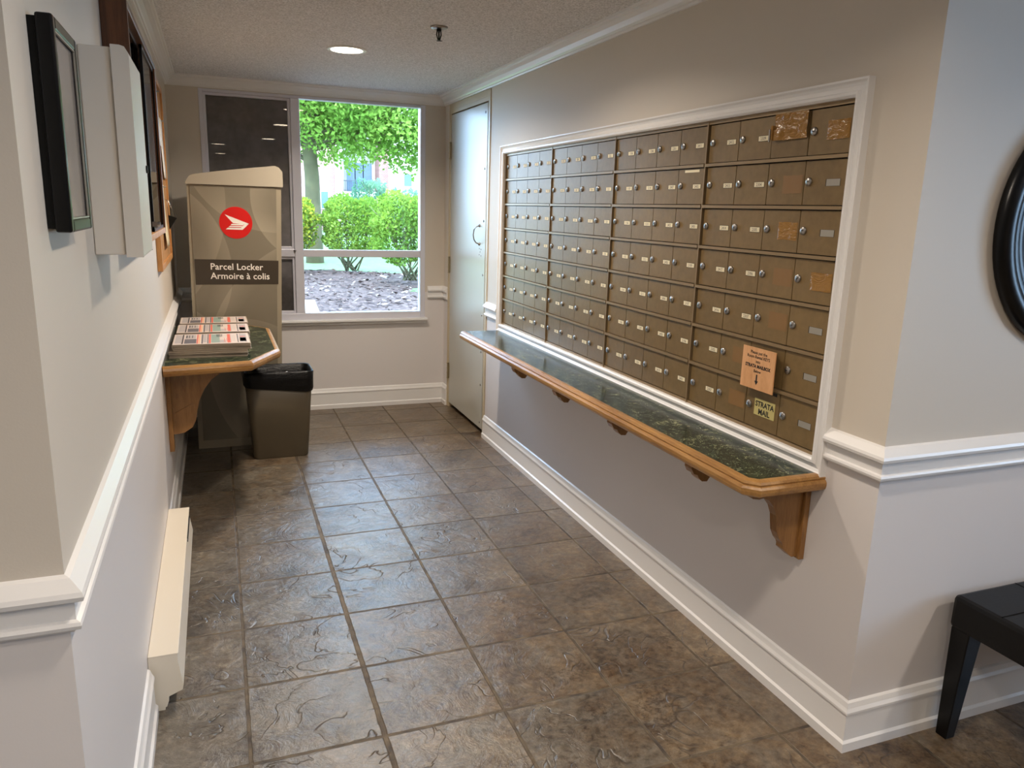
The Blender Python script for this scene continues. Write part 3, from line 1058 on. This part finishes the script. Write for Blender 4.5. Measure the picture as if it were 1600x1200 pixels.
lp([(-.50, -.32), (.33, -.32), (.79, -.05), (.38, -.44), (-.63, -.42)], LY - .0020, 0)
lp([(.79, -.05), (.33, -.32), (.30, -.30), (.50, -.10), (.66, -.02)], LY - .0021, 0)
b.build('logo_wing', M['white'], lg, recalc=False)

# ------------------------------------------------------------------ waste bin
def rrect(cx, cy, hx, hy, r, z, seg=6):
    pts = []
    for (sx, sy, a0) in ((1, 1, 0), (-1, 1, 90), (-1, -1, 180), (1, -1, 270)):
        for q in range(seg + 1):
            a = math.radians(a0 + 90 * q / seg)
            pts.append((cx + sx * (hx - r) + r * math.cos(a), cy + sy * (hy - r) + r * math.sin(a), z))
    return pts


def loft(mb, rings, mi=0, cap0=False, cap1=False):
    n = len(rings[0]); v = [p for r in rings for p in r]; f = []
    for k in range(len(rings) - 1):
        for i in range(n):
            j = (i + 1) % n
            f.append((k * n + i, k * n + j, (k + 1) * n + j, (k + 1) * n + i))
    mb.add(v, f, mi, True)
    if cap0: mb.add(rings[0], [tuple(range(n))], mi)
    if cap1: mb.add(rings[-1], [tuple(range(n))], mi)


bx, by = .306, 1.775
root = empty('waste_bin', (bx, by, 0), 'taupe plastic waste bin with black liner in front of the parcel locker', 'bin')
b = MB()
rings = [rrect(bx, by, .160, .095, .035, .0), rrect(bx, by, .168, .100, .035, .008), rrect(bx, by, .188, .118, .042, .30), rrect(bx, by, .205, .132, .045, .552),
         rrect(bx, by, .199, .126, .042, .552), rrect(bx, by, .182, .112, .040, .30), rrect(bx, by, .160, .092, .032, .014)]
loft(b, rings, 0, True, True)
b.build('bin_body', M['bin'], root)
b = MB()
rnd = random.Random(5)
def liner_ring(hx, hy, r, z, wob, droop=0, k=0):
    pts = rrect(bx, by, hx, hy, r, z, 10)
    o = []
    for i, (x, y, zz) in enumerate(pts):
        a = math.atan2(y - by, x - bx)
        w = wob * (math.sin(9 * a + k) * .5 + math.sin(17 * a + 2 * k) * .5)
        d = Vector((x - bx, y - by)).normalized() * w
        o.append((x + d.x, y + d.y, zz - droop * (.55 + .45 * math.cos(a + .7)) + wob * .6 * math.sin(5 * a + k)))
    return o
rings = [liner_ring(.203, .134, .05, .492, .003, .058, 1), liner_ring(.210, .139, .05, .504, .004, .050, 2), liner_ring(.212, .141, .05, .520, .003, 0, 3), liner_ring(.211, .139, .048, .555, .002, 0, 4),
         liner_ring(.205, .134, .046, .565, .001, 0, 5), liner_ring(.196, .124, .042, .560, .002, 0, 6), liner_ring(.184, .112, .04, .47, .004, 0, 7), liner_ring(.170, .10, .035, .34, .006, 0, 8)]
loft(b, rings, 0, False, True)
b.build('bin_liner', M['liner'], root)
for (px, py, rz, sx, sy, tl) in ((.185, 1.70, .5, .09, .07, .3), (.285, 1.74, -.3, .09, .08, -.25), (.40, 1.745, .12, .12, .06, .12)):
    p = MB()
    g = []
    for a in range(6):
        for c_ in range(4):
            u = (a / 5 - .5) * sx; v_ = (c_ / 3 - .5) * sy
            X_ = u * math.cos(rz) - v_ * math.sin(rz); Y_ = u * math.sin(rz) + v_ * math.cos(rz)
            g.append((px + X_, py + Y_, .525 + tl * v_ + .006 * rnd.uniform(-1, 1) + .012 * math.sin(a * 1.3)))
    fs = [(a * 4 + c_, a * 4 + c_ + 1, a * 4 + c_ + 5, a * 4 + c_ + 4) for a in range(5) for c_ in range(3)]
    p.add(g, fs, 0, False)
    lab = {.185: 'crumpled grey sheet of paper at the left inside the bin', .285: 'creased paper scrap in the middle inside the bin', .40: 'flat white paper lying at the right inside the bin'}[px]
    o = p.build('waste_paper', M['white'] if px == .40 else M['newsprint'])
    sm = o.modifiers.new('thickness', 'SOLIDIFY'); sm.thickness = .0015
    tag(o, lab, 'paper', 'waste paper in the bin')

# ------------------------------------------------------------------ left wall things
# black framed display
fy0, fy1, fz0, fz1 = -1.664, -1.425, 1.523, 1.872
root = empty('picture_frame', (XL, fy0, fz0), 'deep black frame with grey picture at the near end of the left wall', 'picture frame')
k = MB(); k.box((XL + .0005, fy0 + .004, fz0 + .006), (XL + .012, fy1 - .004, fz1 - .006)); k.build('back_board', M['black_matte'], root)
k = MB()
w = .022
x0, x1 = XL + .012, XL + .038
k.box((x0, fy0, fz0), (x1, fy0 + w, fz1)); k.box((x0, fy1 - w, fz0), (x1, fy1, fz1))
k.box((x0, fy0 + w, fz0), (x1, fy1 - w, fz0 + w)); k.box((x0, fy0 + w, fz1 - w), (x1, fy1 - w, fz1))
k.build('frame', M['black'], root, bevel=.004)
k = MB()
for (a, c_, e_, g_) in ((fy0 + w, fy0 + w + .003, fz0 + w, fz1 - w), (fy1 - w - .003, fy1 - w, fz0 + w, fz1 - w), (fy0 + w, fy1 - w, fz0 + w, fz0 + w + .003), (fy0 + w, fy1 - w, fz1 - w - .003, fz1 - w)):
    k.box((x1 - .004, a, e_), (x1 - .001, c_, g_))
k.build('frame_lip', M['silver'], root)
k = MB(); k.box((x0, fy0 + w, fz0 + w), (x1 - .006, fy1 - w, fz1 - w))
pm = NT('grey_picture_under_glass')
pm.set(Base_Color=pm.ramp(pm.noise(5, 3), [(.35, srgb(112, 104, 100)), (.65, srgb(160, 150, 142))]), Roughness=.08)
k.build('picture', pm.mat, root)

# white electrical cabinet
root = empty('cabinet', (XL, -1.13, 1.45), 'white metal wall cabinet with hinged cover beside the black frame', 'cabinet')
k = MB(); k.box((XL + .0005, -1.130, 1.452), (XL + .066, -.845, 1.915)); k.build('cabinet_body', M['metal_box'], root, bevel=.003)
k = MB(); k.prism([(XL + .067, -1.136, 1.447), (XL + .104, -1.136, 1.447), (XL + .104, -1.136, 1.903), (XL + .096, -1.136, 1.917), (XL + .086, -1.136, 1.920), (XL + .067, -1.136, 1.920)], (0, .30, 0))
dd = k.build('cabinet_door', M['metal_box'], root, bevel=.004)
k = MB(); k.cyl((XL + .104, -.865, 1.66), (1, 0, 0), .010, .004, 16); k.box((XL + .108, -.868, 1.652), (XL + .109, -.862, 1.668)); k.build('cabinet_lock', M['black'], dd)

# glazed wood notice case
cy0, cy1, cz0, cz1 = -.640, .500, 1.446, 2.125
cx1 = XL + .070
root = empty('display_case', (XL, cy0, cz0), 'dark wood notice case with sliding glass doors on the left wall', 'display case')
k = MB()
t_ = .030
k.box((XL + .0005, cy0, cz0), (cx1, cy0 + .012, cz1)); k.box((XL + .0005, cy1 - t_, cz0), (cx1, cy1, cz1))
k.box((XL + .0005, cy0 + .012, cz1 - .022), (cx1, cy1 - t_, cz1))
k.build('case_frame', M['redwood'], root, bevel=.002)
k = MB(); k.box((XL + .0005, cy0 + .012, cz0), (cx1, cy1 - t_, cz0 + .022)); tag(k.build('bottom_rail', M['pine'], root, bevel=.002), 'pale worn wooden bottom rail')
k = MB(); k.box((XL + .0005, cy0 + .012, cz0 + .022), (XL + .010, cy1 - t_, cz1 - .022)); k.build('back_board', plain('grey_felt', (112, 106, 98), .9), root)
for (a, c_, xx) in ((cy0 + .014, -.05, cx1 - .024), (-.075, cy1 - t_, cx1 - .010)):
    g = MB(); g.box((xx - .003, a + .012, cz0 + .034), (xx, c_ - .008, cz1 - .034)); gp = g.build('sliding_glass', M['glass'], root)
    g = MB()
    g.box((xx - .006, a, cz0 + .022), (xx + .003, a + .016, cz1 - .022)); g.box((xx - .006, c_ - .008, cz0 + .022), (xx + .003, c_, cz1 - .022))
    g.box((xx - .006, a, cz0 + .022), (xx + .003, c_, cz0 + .034)); g.box((xx - .006, a, cz1 - .034), (xx + .003, c_, cz1 - .022))
    g.build('glass_frame', M['black'], gp)
k = MB(); k.cyl((cx1 - .012, -.085, cz0 + .050), (1, 0, 0), .009, .026, 14); k.box((cx1 - .012, -.10, cz0 + .042), (cx1 + .004, -.07, cz0 + .058)); k.build('case_lock', M['chrome'], root)
for (a, b_, c_, d_, nm) in ((.12, .32, 1.62, 1.90, 'notice_sheet'), (-.30, -.10, 1.66, 1.94, 'notice_sheet')):
    k = MB(); k.box((XL + .0102, a, c_), (XL + .0112, b_, d_)); o = k.build(nm, M['white_card'])
    tag(o, 'white notice sheet pinned at the %s end inside the glass case' % ('far' if a > 0 else 'near'), 'paper', 'notices in the glass case')

# cork board
ky0, ky1, kz0, kz1 = .900, 1.90, 1.243, 2.205
root = empty('cork_board', (XL, ky0, kz0), 'cork board with light wood frame, papers pinned, near the far corner', 'notice board')
k = MB()
w = .030
k.box((XL + .0005, ky0, kz0), (XL + .024, ky0 + w, kz1)); k.box((XL + .0005, ky1 - w, kz0), (XL + .024, ky1, kz1))
k.box((XL + .0005, ky0 + w, kz0), (XL + .024, ky1 - w, kz0 + w)); k.box((XL + .0005, ky0 + w, kz1 - w), (XL + .024, ky1 - w, kz1))
k.build('board_frame', M['pine'], root, bevel=.002)
k = MB(); k.box((XL + .0005, ky0 + w, kz0 + w), (XL + .014, ky1 - w, kz1 - w)); k.build('cork_panel', plain('cork', (170, 128, 84), .95, bump=(120, .4, .002), var=.15), root)
sheets = [(.96, 1.17, 1.90, 2.16, 'tall cream notice curling off the top near end of the cork board', 'white_card'),
          (1.02, 1.24, 1.56, 1.86, 'pale notice at mid height on the near half of the cork board', 'newsprint'),
          (1.30, 1.52, 1.86, 2.14, 'white notice at the top middle of the cork board', 'white'),
          (1.30, 1.55, 1.34, 1.66, 'orange-edged notice low on the cork board', 'white_card'),
          (1.58, 1.82, 1.70, 2.02, 'white notice at the top far end of the cork board', 'white')]
for (a, b_, c_, d_, lab, mt) in sheets:
    k = MB()
    vs = []; fs = []
    n = 8
    for q in range(n + 1):
        for p_ in (0, 1):
            s_ = q / n
            curl = .0008 + .014 * (s_ ** 2.2) * (.5 + .5 * (lab.startswith('tall') or lab.startswith('orange')))
            vs.append((XL + .0155 + curl, a + (b_ - a) * p_, d_ - (d_ - c_) * s_))
    for q in range(n): fs.append((2 * q, 2 * q + 1, 2 * q + 3, 2 * q + 2))
    k.add(vs, fs, 0, True)
    o = k.build('notice_sheet', M[mt])
    sm = o.modifiers.new('thickness', 'SOLIDIFY'); sm.thickness = .0006
    tag(o, lab, 'paper', 'notices pinned to the cork board')
pins = [(1.065, 2.15, 'at the very top near end of the cork board'), (1.41, 2.13, 'at the top middle of the cork board'), (1.70, 2.01, 'at the top far end of the cork board'),
        (1.13, 1.85, 'at mid height on the cork board'), (1.42, 1.65, 'low on the cork board')]
for (py, pz, lab) in pins:
    k = MB(); k.lathe((XL + .0162, py, pz), (1, 0, 0), [(.0012, 0), (.0012, .005), (.0045, .006), (.0035, .012), (.005, .018), (0, .019)], 12)
    tag(k.build('push_pin', M['silver']), 'small push pin ' + lab, 'pin', 'push pins on the cork board')
# black bulldog clip hanging from a hook
root = empty('bulldog_clip', (XL + .03, 1.62, 1.48), 'black triangular clip hanging from a wire on the cork board', 'clip')
k = MB(); k.prism([(XL + .028, 1.60, 1.500), (XL + .072, 1.60, 1.485), (XL + .030, 1.60, 1.420)], (0, .05, 0)); k.build('clip_body', M['black'], root, bevel=.002)
k = MB(); k.tube([(XL + .015, 1.625, 1.585), (XL + .030, 1.625, 1.580), (XL + .045, 1.625, 1.54), (XL + .070, 1.625, 1.49)], .0018, 8); k.tube([(XL + .026, 1.625, 1.582), (XL + .029, 1.625, 1.50)], .0018, 8)
k.build('wire', M['chrome'], root)

# ------------------------------------------------------------------ baseboard heater
hy0, hy1 = -.800, .460
root = empty('baseboard_heater', (XL, hy0, 0), 'long cream baseboard heater on the floor along the left wall', 'heater')
def hb(dx, z): return (XL + dx, z)
prof = [hb(.001, .010), hb(.045, .010), hb(.052, .030), hb(.052, .045), hb(.094, .062), hb(.098, .080), hb(.086, .160), hb(.086, .190), hb(.001, .190)]
k = MB(); k.prism([(x, hy0 + .004, z) for x, z in prof], (0, hy1 - hy0 - .008, 0)); k.build('heater_body', M['heater'], root, bevel=.0015)
for (ya, yb) in ((hy0, hy0 + .004), (hy1 - .004, hy1)):
    k = MB(); k.prism([(x, ya, z) for x, z in prof], (0, yb - ya, 0)); k.build('end_cap', M['heater'], root)
k = MB(); k.box((XL + .001, hy0 - .001, .1905), (XL + .089, hy1 + .001, .1935)); k.build('top_cover', M['heater'], root, bevel=.001)
k = MB()
for (z_, dx_) in ((.150, .0885), (.166, .0865)):
    k.box((XL + .080, hy1 - .30, z_), (XL + dx_ + .001, hy1 - .012, z_ + .007), 0)
k.build('air_slot', M['dark'], root)
k = MB(); k.box((XL + .001, hy0 + .0, .0), (XL + .040, hy0 + .03, .010)); k.box((XL + .001, hy1 - .03, .0), (XL + .040, hy1, .010)); k.build('foot', M['heater'], root)

# ------------------------------------------------------------------ ceiling things
def downlight(x, y, lab, power):
    root = empty('recessed_light', (x, y, H), lab, 'ceiling light', 'recessed ceiling lights')
    k = MB(); k.lathe((x, y, H - .0005), (0, 0, -1), [(.085, .002), (.088, .006), (.098, .007), (.108, .004), (.110, 0), (.0, 0)], 48); k.build('trim_ring', M['trim'], root)
    k = MB(); k.cyl((x, y, H - .0040), (0, 0, -1), .087, .001, 48); k.build('lens', M['lamp_glow'], root)
    l = light('lamp', 'AREA', (0, 0, -.012), power, (1.0, .87, .73), shape='DISK', size=.16)
    l.data.spread = math.radians(150)
    l.parent = root
    return root

LP = 13.0
downlight(.711, 1.37, 'round lit ceiling light nearest the window', LP * 1.5)
downlight(.72, -.14, 'round lit ceiling light in the corridor above the middle of the letterboxes', LP * 1.15)
downlight(.72, -2.2, 'round lit ceiling light where the corridor opens to the lobby', LP)
downlight(.10, -3.75, 'round lit ceiling light just behind the viewer in the lobby', LP)
downlight(.15, -6.1, 'round lit ceiling light deep in the lobby', LP)
downlight(1.6, -7.5, 'round lit ceiling light at the far side of the lobby', LP)
downlight(2.9, -3.1, 'round lit ceiling light in front of the black bench', LP)
downlight(-1.7, -3.2, 'round lit ceiling light at the left side of the lobby', LP)
downlight(3.0, -5.8, 'round lit ceiling light by the lobby window', LP)

root = empty('fire_sprinkler', (1.023, .604, H), 'small dark fire sprinkler head on the ceiling', 'sprinkler')
k = MB(); k.lathe((1.023, .604, H - .0002), (0, 0, -1), [(.0, 0), (.042, 0), (.042, .003), (.036, .008), (.024, .010), (.012, .010), (0, .010)], 32); k.build('escutcheon', M['chrome'], root)
k = MB()
k.cyl((1.023, .604, H - .010), (0, 0, -1), .012, .012, 16)
for s_ in (-1, 1): k.tube([(1.023 + s_ * .009, .604, H - .020), (1.023 + s_ * .011, .604, H - .036), (1.023 + s_ * .004, .604, H - .058)], .003, 8)
k.cyl((1.023, .604, H - .022), (0, 0, -1), .0035, .036, 10)
k.build('frame_arms', M['black'], root)
k = MB()
k.cyl((1.023, .604, H - .060), (0, 0, -1), .007, .002, 24)
for q in range(10):
    a = q * math.pi / 5
    k.box((1.023 + math.cos(a) * .006 - .0025, .604 + math.sin(a) * .006 - .0025, H - .0605), (1.023 + math.cos(a) * .014 + .0025, .604 + math.sin(a) * .014 + .0025, H - .0620))
k.build('deflector', M['black'], root)

# ------------------------------------------------------------------ bench and mirror
bx0, bx1, by0, by1 = 2.030, 3.05, -2.13, -1.676
root = empty('bench', (2.54, -1.90, 0), 'black leather bench with tapered legs by the right lobby wall', 'bench')
k = MB(); k.box((bx0, by0, .372), (bx1, by1, .480)); k.build('seat', M['leather'], root, bevel=.014)
k = MB()
for yy in (by0 + .15, by1 - .15): k.tube([(bx0 + .01, yy, .4805), (bx1 - .01, yy, .4805)], .0014, 6)
for q in range(1, 4):
    xx = bx0 + (bx1 - bx0) * q / 4; k.tube([(xx, by0 + .01, .4805), (xx, by1 - .01, .4805)], .0014, 6)
k.build('seam', M['black_matte'], root)
for (lx_, sx) in ((bx0 + .006, 1), (bx1 - .006, -1)):
    for (ly_, sy) in ((by1 - .006, -1), (by0 + .006, 1)):
        k = MB()
        top_ = [(lx_, ly_, .375), (lx_ + sx * .062, ly_, .375), (lx_ + sx * .062, ly_ + sy * .062, .375), (lx_, ly_ + sy * .062, .375)]
        bot_ = [(lx_ + sx * .004, ly_ + sy * .004, 0), (lx_ + sx * .042, ly_ + sy * .004, 0), (lx_ + sx * .042, ly_ + sy * .042, 0), (lx_ + sx * .004, ly_ + sy * .042, 0)]
        k.add(bot_ + top_, [(0, 1, 2, 3), (4, 5, 6, 7), (0, 1, 5, 4), (1, 2, 6, 5), (2, 3, 7, 6), (3, 0, 4, 7)])
        k.build('leg', M['black'], root, bevel=.003)

root = empty('round_mirror', (2.33, YR, 1.585), 'round mirror in a wide black frame on the right lobby wall', 'mirror')
k = MB(); k.lathe((2.33, YR - .0005, 1.585), (0, -1, 0), [(.345, 0), (.352, .008), (.350, .022), (.338, .034), (.318, .038), (.300, .034), (.290, .026), (.282, .030), (.262, .026), (.225, .016), (.185, .020), (.176, .014), (.174, .004), (0, .004)], 72)
k.build('mirror_frame', M['black'], root)
k = MB(); k.cyl((2.33, YR - .005, 1.585), (0, -1, 0), .175, .003, 64)
k.build('mirror_glass', plain('mirror_silver', (230, 230, 230), .02, metal=1.0), root)

# ------------------------------------------------------------------ outside
GZ = .25
mb = MB(); mb.box((-14, YB + .20, GZ - .3), (34, 60, GZ - .02)); tag(mb.build('ground', M['grass']), kind='structure')

rnd = random.Random(11)
# mulch bed: undulating strip in front of the hedge, with loose chips
mb = MB()
nx_, ny_ = 40, 44
vs = []
for j in range(ny_ + 1):
    for i in range(nx_ + 1):
        x = -1.5 + 8.0 * i / nx_; y = 3.1 + 9.6 * j / ny_
        z = GZ + .02 + .05 * math.sin(x * 1.3 + y * .7) * math.sin(y * .9) + rnd.uniform(-.012, .012)
        if j == ny_ or i in (0, nx_): z = GZ - .04
        vs.append((x, y, z))
fs = [(j * (nx_ + 1) + i, j * (nx_ + 1) + i + 1, (j + 1) * (nx_ + 1) + i + 1, (j + 1) * (nx_ + 1) + i) for j in range(ny_) for i in range(nx_)]
mb.add(vs, fs, 0, True)
for q in range(2600):
    x = rnd.uniform(.2, 5.2); y = rnd.uniform(4.6, 12.2); s_ = rnd.uniform(.015, .05) * (1.4 if rnd.random() < .1 else 1)
    a = rnd.uniform(0, 6.28); z = GZ + .03 + .05 * math.sin(x * 1.3 + y * .7) * math.sin(y * .9)
    ca, sa = math.cos(a), math.sin(a)
    t1, t2 = rnd.uniform(-.4, .4), rnd.uniform(0, .5)
    mb.add([(x + (u * ca - v * sa) * s_, y + (u * sa + v * ca) * s_, z + u * s_ * t1 + (v + .5) * s_ * t2 + .01) for u, v in ((-1, -.4), (1, -.5), (.8, .4), (-.9, .5))], [(0, 1, 2, 3)], 1 if rnd.random() < .22 else 0)
tag(mb.build('mulch_bed', [M['mulch'], plain('pale_wood_chip', (140, 128, 118), .9)], recalc=False), 'bed of brown bark mulch outside the window under the hedge', 'mulch', kind='stuff')

mb = MB()
mb.prism([(.30, 4.3, GZ + .04), (.98, 4.6, GZ + .04), (1.15, 7.0, GZ + .04), (.30, 7.2, GZ + .04)], (0, 0, .08))
tag(mb.build('stepping_slab', M['concrete']), 'pale concrete slab in the mulch just outside the window', 'paving')


def leaves(mb, pts, size, rnd, up=.0, mi=0):
    for (x, y, z) in pts:
        s_ = size * rnd.uniform(.6, 1.3)
        d = Vector((rnd.gauss(0, 1), rnd.gauss(0, 1), rnd.gauss(0, .7) + up)).normalized()
        t = Vector((rnd.gauss(0, 1), rnd.gauss(0, 1), rnd.gauss(0, 1)))
        w = d.cross(t).normalized() * s_ * .30
        c = Vector((x, y, z))
        nrm = d.cross(w).normalized() * s_ * .10
        mb.add([c, c + d * s_ * .45 + w + nrm, c + d * s_, c + d * s_ * .45 - w + nrm], [(0, 1, 2), (0, 2, 3)], mi)


def shrub(cx, cy, rx, ry, zlow, ztop, nstem, nleaf, seed, label, mats, size=.068):
    rnd = random.Random(seed)
    root = empty('hedge_shrub', (cx, cy, GZ), label, 'shrub', 'hedge shrubs outside the window')
    s = MB(); pts = []
    for q in range(nstem):
        a = rnd.uniform(0, 2 * math.pi); rr = rnd.uniform(.5, 1.05)
        ex, ey = cx + math.cos(a) * rx * rr, cy + math.sin(a) * ry * rr
        ez = ztop - rnd.uniform(0.0, .5) * (ztop - zlow)
        p0 = Vector((cx + rnd.uniform(-.12, .12), cy + rnd.uniform(-.1, .1), GZ + (.09 if cy < 14 else -.02))); p3 = Vector((ex, ey, ez))
        p1 = p0.lerp(p3, .30) + Vector(((ex - cx) * .32, (ey - cy) * .2, 0)); p2 = p0.lerp(p3, .66) + Vector(((ex - cx) * .18 + rnd.uniform(-.06, .06), 0, 0))
        s.tube([p0, p1, p2, p3], [.017, .012, .009, .005], 6)
        for b_ in range(4):
            st = p1.lerp(p3, rnd.uniform(0, .8)); e_ = st + Vector((rnd.uniform(-.3, .3), rnd.uniform(-.25, .25), rnd.uniform(.15, .4)))
            s.tube([st, (st + e_) / 2 + Vector((0, 0, -.02)), e_], [.009, .006, .003], 5)
    s.build('branches', M['stem'], root)
    f = MB()
    for q in range(nleaf):
        while True:
            u, v, w = rnd.uniform(-1, 1), rnd.uniform(-1, 1), rnd.uniform(-1, 1)
            r2 = abs(u) ** 3.2 + abs(v) ** 3.2 + abs(w) ** 3.2
            if r2 < 1 and (r2 > .35 or rnd.random() < .3): break
        hx = 1 + .12 * math.sin(5 * u + seed) + .08 * math.sin(9 * w)
        z = (zlow + ztop) / 2 + w * (ztop - zlow) / 2 * (1 + .10 * math.sin(7 * u + seed))
        if w < -.2 and rnd.random() < .45: continue
        pts.append((cx + u * rx * hx, cy + v * ry, z))
    k = len(pts) // 2
    leaves(f, pts[:k], size, rnd, .5, 0); leaves(f, pts[k:], size, rnd, .5, 1)
    f.build('foliage', mats, root, recalc=False)


LS = [M['leaf_shrub'], M['leaf_shrub_y']]
LG = [M['leaf_shrub'], M['leaf_tree']]
shrub(1.30, 12.1, .48, .60, .70, 1.72, 16, 7500, 21, 'yellow-green hedge shrub outside, leftmost beside the tree trunk', LS)
shrub(2.45, 12.1, .58, .60, .62, 1.74, 15, 8500, 22, 'green hedge shrub outside with spreading stems in the middle of the window', LG)
shrub(3.12, 10.0, .66, .55, .62, 1.80, 17, 9500, 23, 'dark-stemmed green hedge shrub outside at the right of the window', LG)
shrub(4.515, 21.0, .55, .5, .9, 2.35, 8, 2200, 24, 'pale rounded shrub behind the hedge in front of the balcony', [M['leaf_pale'], M['leaf_pale']], .10)
shrub(6.357, 24.0, .7, .5, .7, 2.15, 8, 2200, 25, 'pale shrub behind the hedge toward the right end building wing', [M['leaf_pale'], M['leaf_pale']], .11)

# tree
root = empty('deciduous_tree', (2.15, 15.6, GZ), 'tall tree with bright green leaves outside the window', 'tree')
t = MB()
t.tube([(2.18, 15.6, GZ - .3), (2.17, 15.6, 1.3), (2.16, 15.6, 2.2), (2.10, 15.6, 3.0), (1.98, 15.5, 4.0), (1.9, 15.4, 6.0)], [.22, .18, .165, .15, .13, .07], 14)
rnd = random.Random(31)
ends = []
for q in range(26):
    a = rnd.uniform(0, 2 * math.pi); z0_ = rnd.uniform(2.5, 4.8)
    L = rnd.uniform(1.6, 3.4)
    ca = math.cos(a)
    if q < 12: a = rnd.uniform(-1.2, .5); L = rnd.uniform(2.2, 3.8)
    p0 = Vector((2.1 - (z0_ - 2.5) * .08, 15.55, z0_)); p3 = p0 + Vector((math.cos(a) * L, math.sin(a) * L * .8, rnd.uniform(-.15, 1.0)))
    p1 = p0.lerp(p3, .4) + Vector((0, 0, .35))
    p2 = p0.lerp(p3, .75) + Vector((0, 0, .28))
    t.tube([p0, p1, p2, p3], [.06, .035, .02, .006], 6)
    ends += [(p1, .55), (p2, .6), (p3, .55)]
tr = t.build('trunk', M['bark'], root)
f = MB()
pts = []
for q in range(38000):
    u = rnd.random()
    if u < .60:
        e_, s_ = rnd.choice(ends)
        p = (e_.x + rnd.gauss(0, s_ * .6), e_.y + rnd.gauss(0, s_ * .6), e_.z + rnd.gauss(0, s_ * .42))
    else:
        while True:
            a_, b_, c_ = rnd.uniform(-1, 1), rnd.uniform(-1, 1), rnd.uniform(-1, 1)
            if a_ * a_ + b_ * b_ + c_ * c_ < 1: break
        p = (3.2 + a_ * 3.2, 15.6 + b_ * 2.4, 4.3 + c_ * 2.0)
    lim = 2.35 + .16 * math.sin(p[0] * 2.3) + .22 * math.sin(p[0] * 5.1 + 1)
    if p[2] < lim or abs(p[0] - 2.1) < .28 and p[2] < 2.7 and p[1] < 15.6: continue
    pts.append(p)
leaves(f, pts, .115, rnd, -.4, 0)
f.build('foliage', M['leaf_tree'], root, recalc=False)

# apartment building opposite
BY = 40.0
root = empty('apartment_building', (8, BY, GZ), 'brick and cream apartment building across the lawn behind the tree', 'building')
w_ = MB(); w_.box((-6, BY, GZ - .3), (6.2, BY + 6, 7.0)); w_.build('brick_wall', M['brick'], root)
w_ = MB(); w_.box((6.2, BY - .3, GZ - .3), (6.6, BY + 1, 7.0)); w_.build('pilaster', M['render_white'], root)
w_ = MB(); w_.box((6.6, BY + 1.2, GZ - .3), (8.6, BY + 6, 7.0)); w_.build('recess_wall', M['render_white'], root)
w_ = MB(); w_.box((8.6, BY, GZ - .3), (9.1, BY + 6, 7.0)); w_.build('siding_strip', M['brick'], root)
w_ = MB(); w_.box((9.1, BY - 1.0, GZ - .3), (16, BY + 6, 7.0)); w_.build('cream_wing', M['render_white'], root)
w_ = MB(); w_.box((6.6, BY - .2, 2.05), (8.6, BY + 1.2, 2.32)); bl = w_.build('balcony', M['render_white'], root)
r_ = MB()
r_.box((6.62, BY - .18, 2.86), (8.6, BY - .14, 2.90)); r_.box((6.62, BY - .18, 2.36), (8.6, BY - .14, 2.39))
for q in range(20): r_.box((6.62 + q * .103, BY - .17, 2.32), (6.64 + q * .103, BY - .15, 2.88))
r_.build('balcony_railing', M['railing'], bl)
def pane(x0, x1, z0, z1, y, nm='window'):
    a = MB(); a.box((x0 - .06, y - .05, z0 - .06), (x1 + .06, y + .02, z1 + .06)); fo = a.build(nm, M['render_white'], root)
    b2 = MB(); b2.box((x0, y - .07, z0), (x1, y - .052, z1)); b2.build('glass', M['far_glass'], fo)
pane(5.45, 5.80, 1.4, 2.26, BY)
pane(7.0, 7.45, 2.35, 3.9, BY + 1.2, 'balcony_door'); pane(7.5, 7.9, 2.35, 3.9, BY + 1.2, 'balcony_door'); pane(7.95, 8.4, 2.35, 3.9, BY + 1.2, 'balcony_door')
pane(7.0, 7.9, .9, 1.9, BY + 1.2)
pane(9.75, 10.15, 2.7, 3.3, BY - 1.0)
pane(9.75, 10.15, .9, 1.8, BY - 1.0)
pane(2.0, 3.0, 1.2, 2.3, BY); pane(2.0, 3.0, 4.0, 5.1, BY); pane(12.0, 13.0, 2.6, 3.6, BY - 1.0)
w_ = MB(); w_.prism([(-6.5, BY - 1.5, 7.0), (16.5, BY - 1.5, 7.0), (16.5, BY + 6.5, 7.0), (-6.5, BY + 6.5, 7.0)], (0, 0, .35)); w_.build('roof', plain('grey_roof', (120, 116, 112), .9), root)
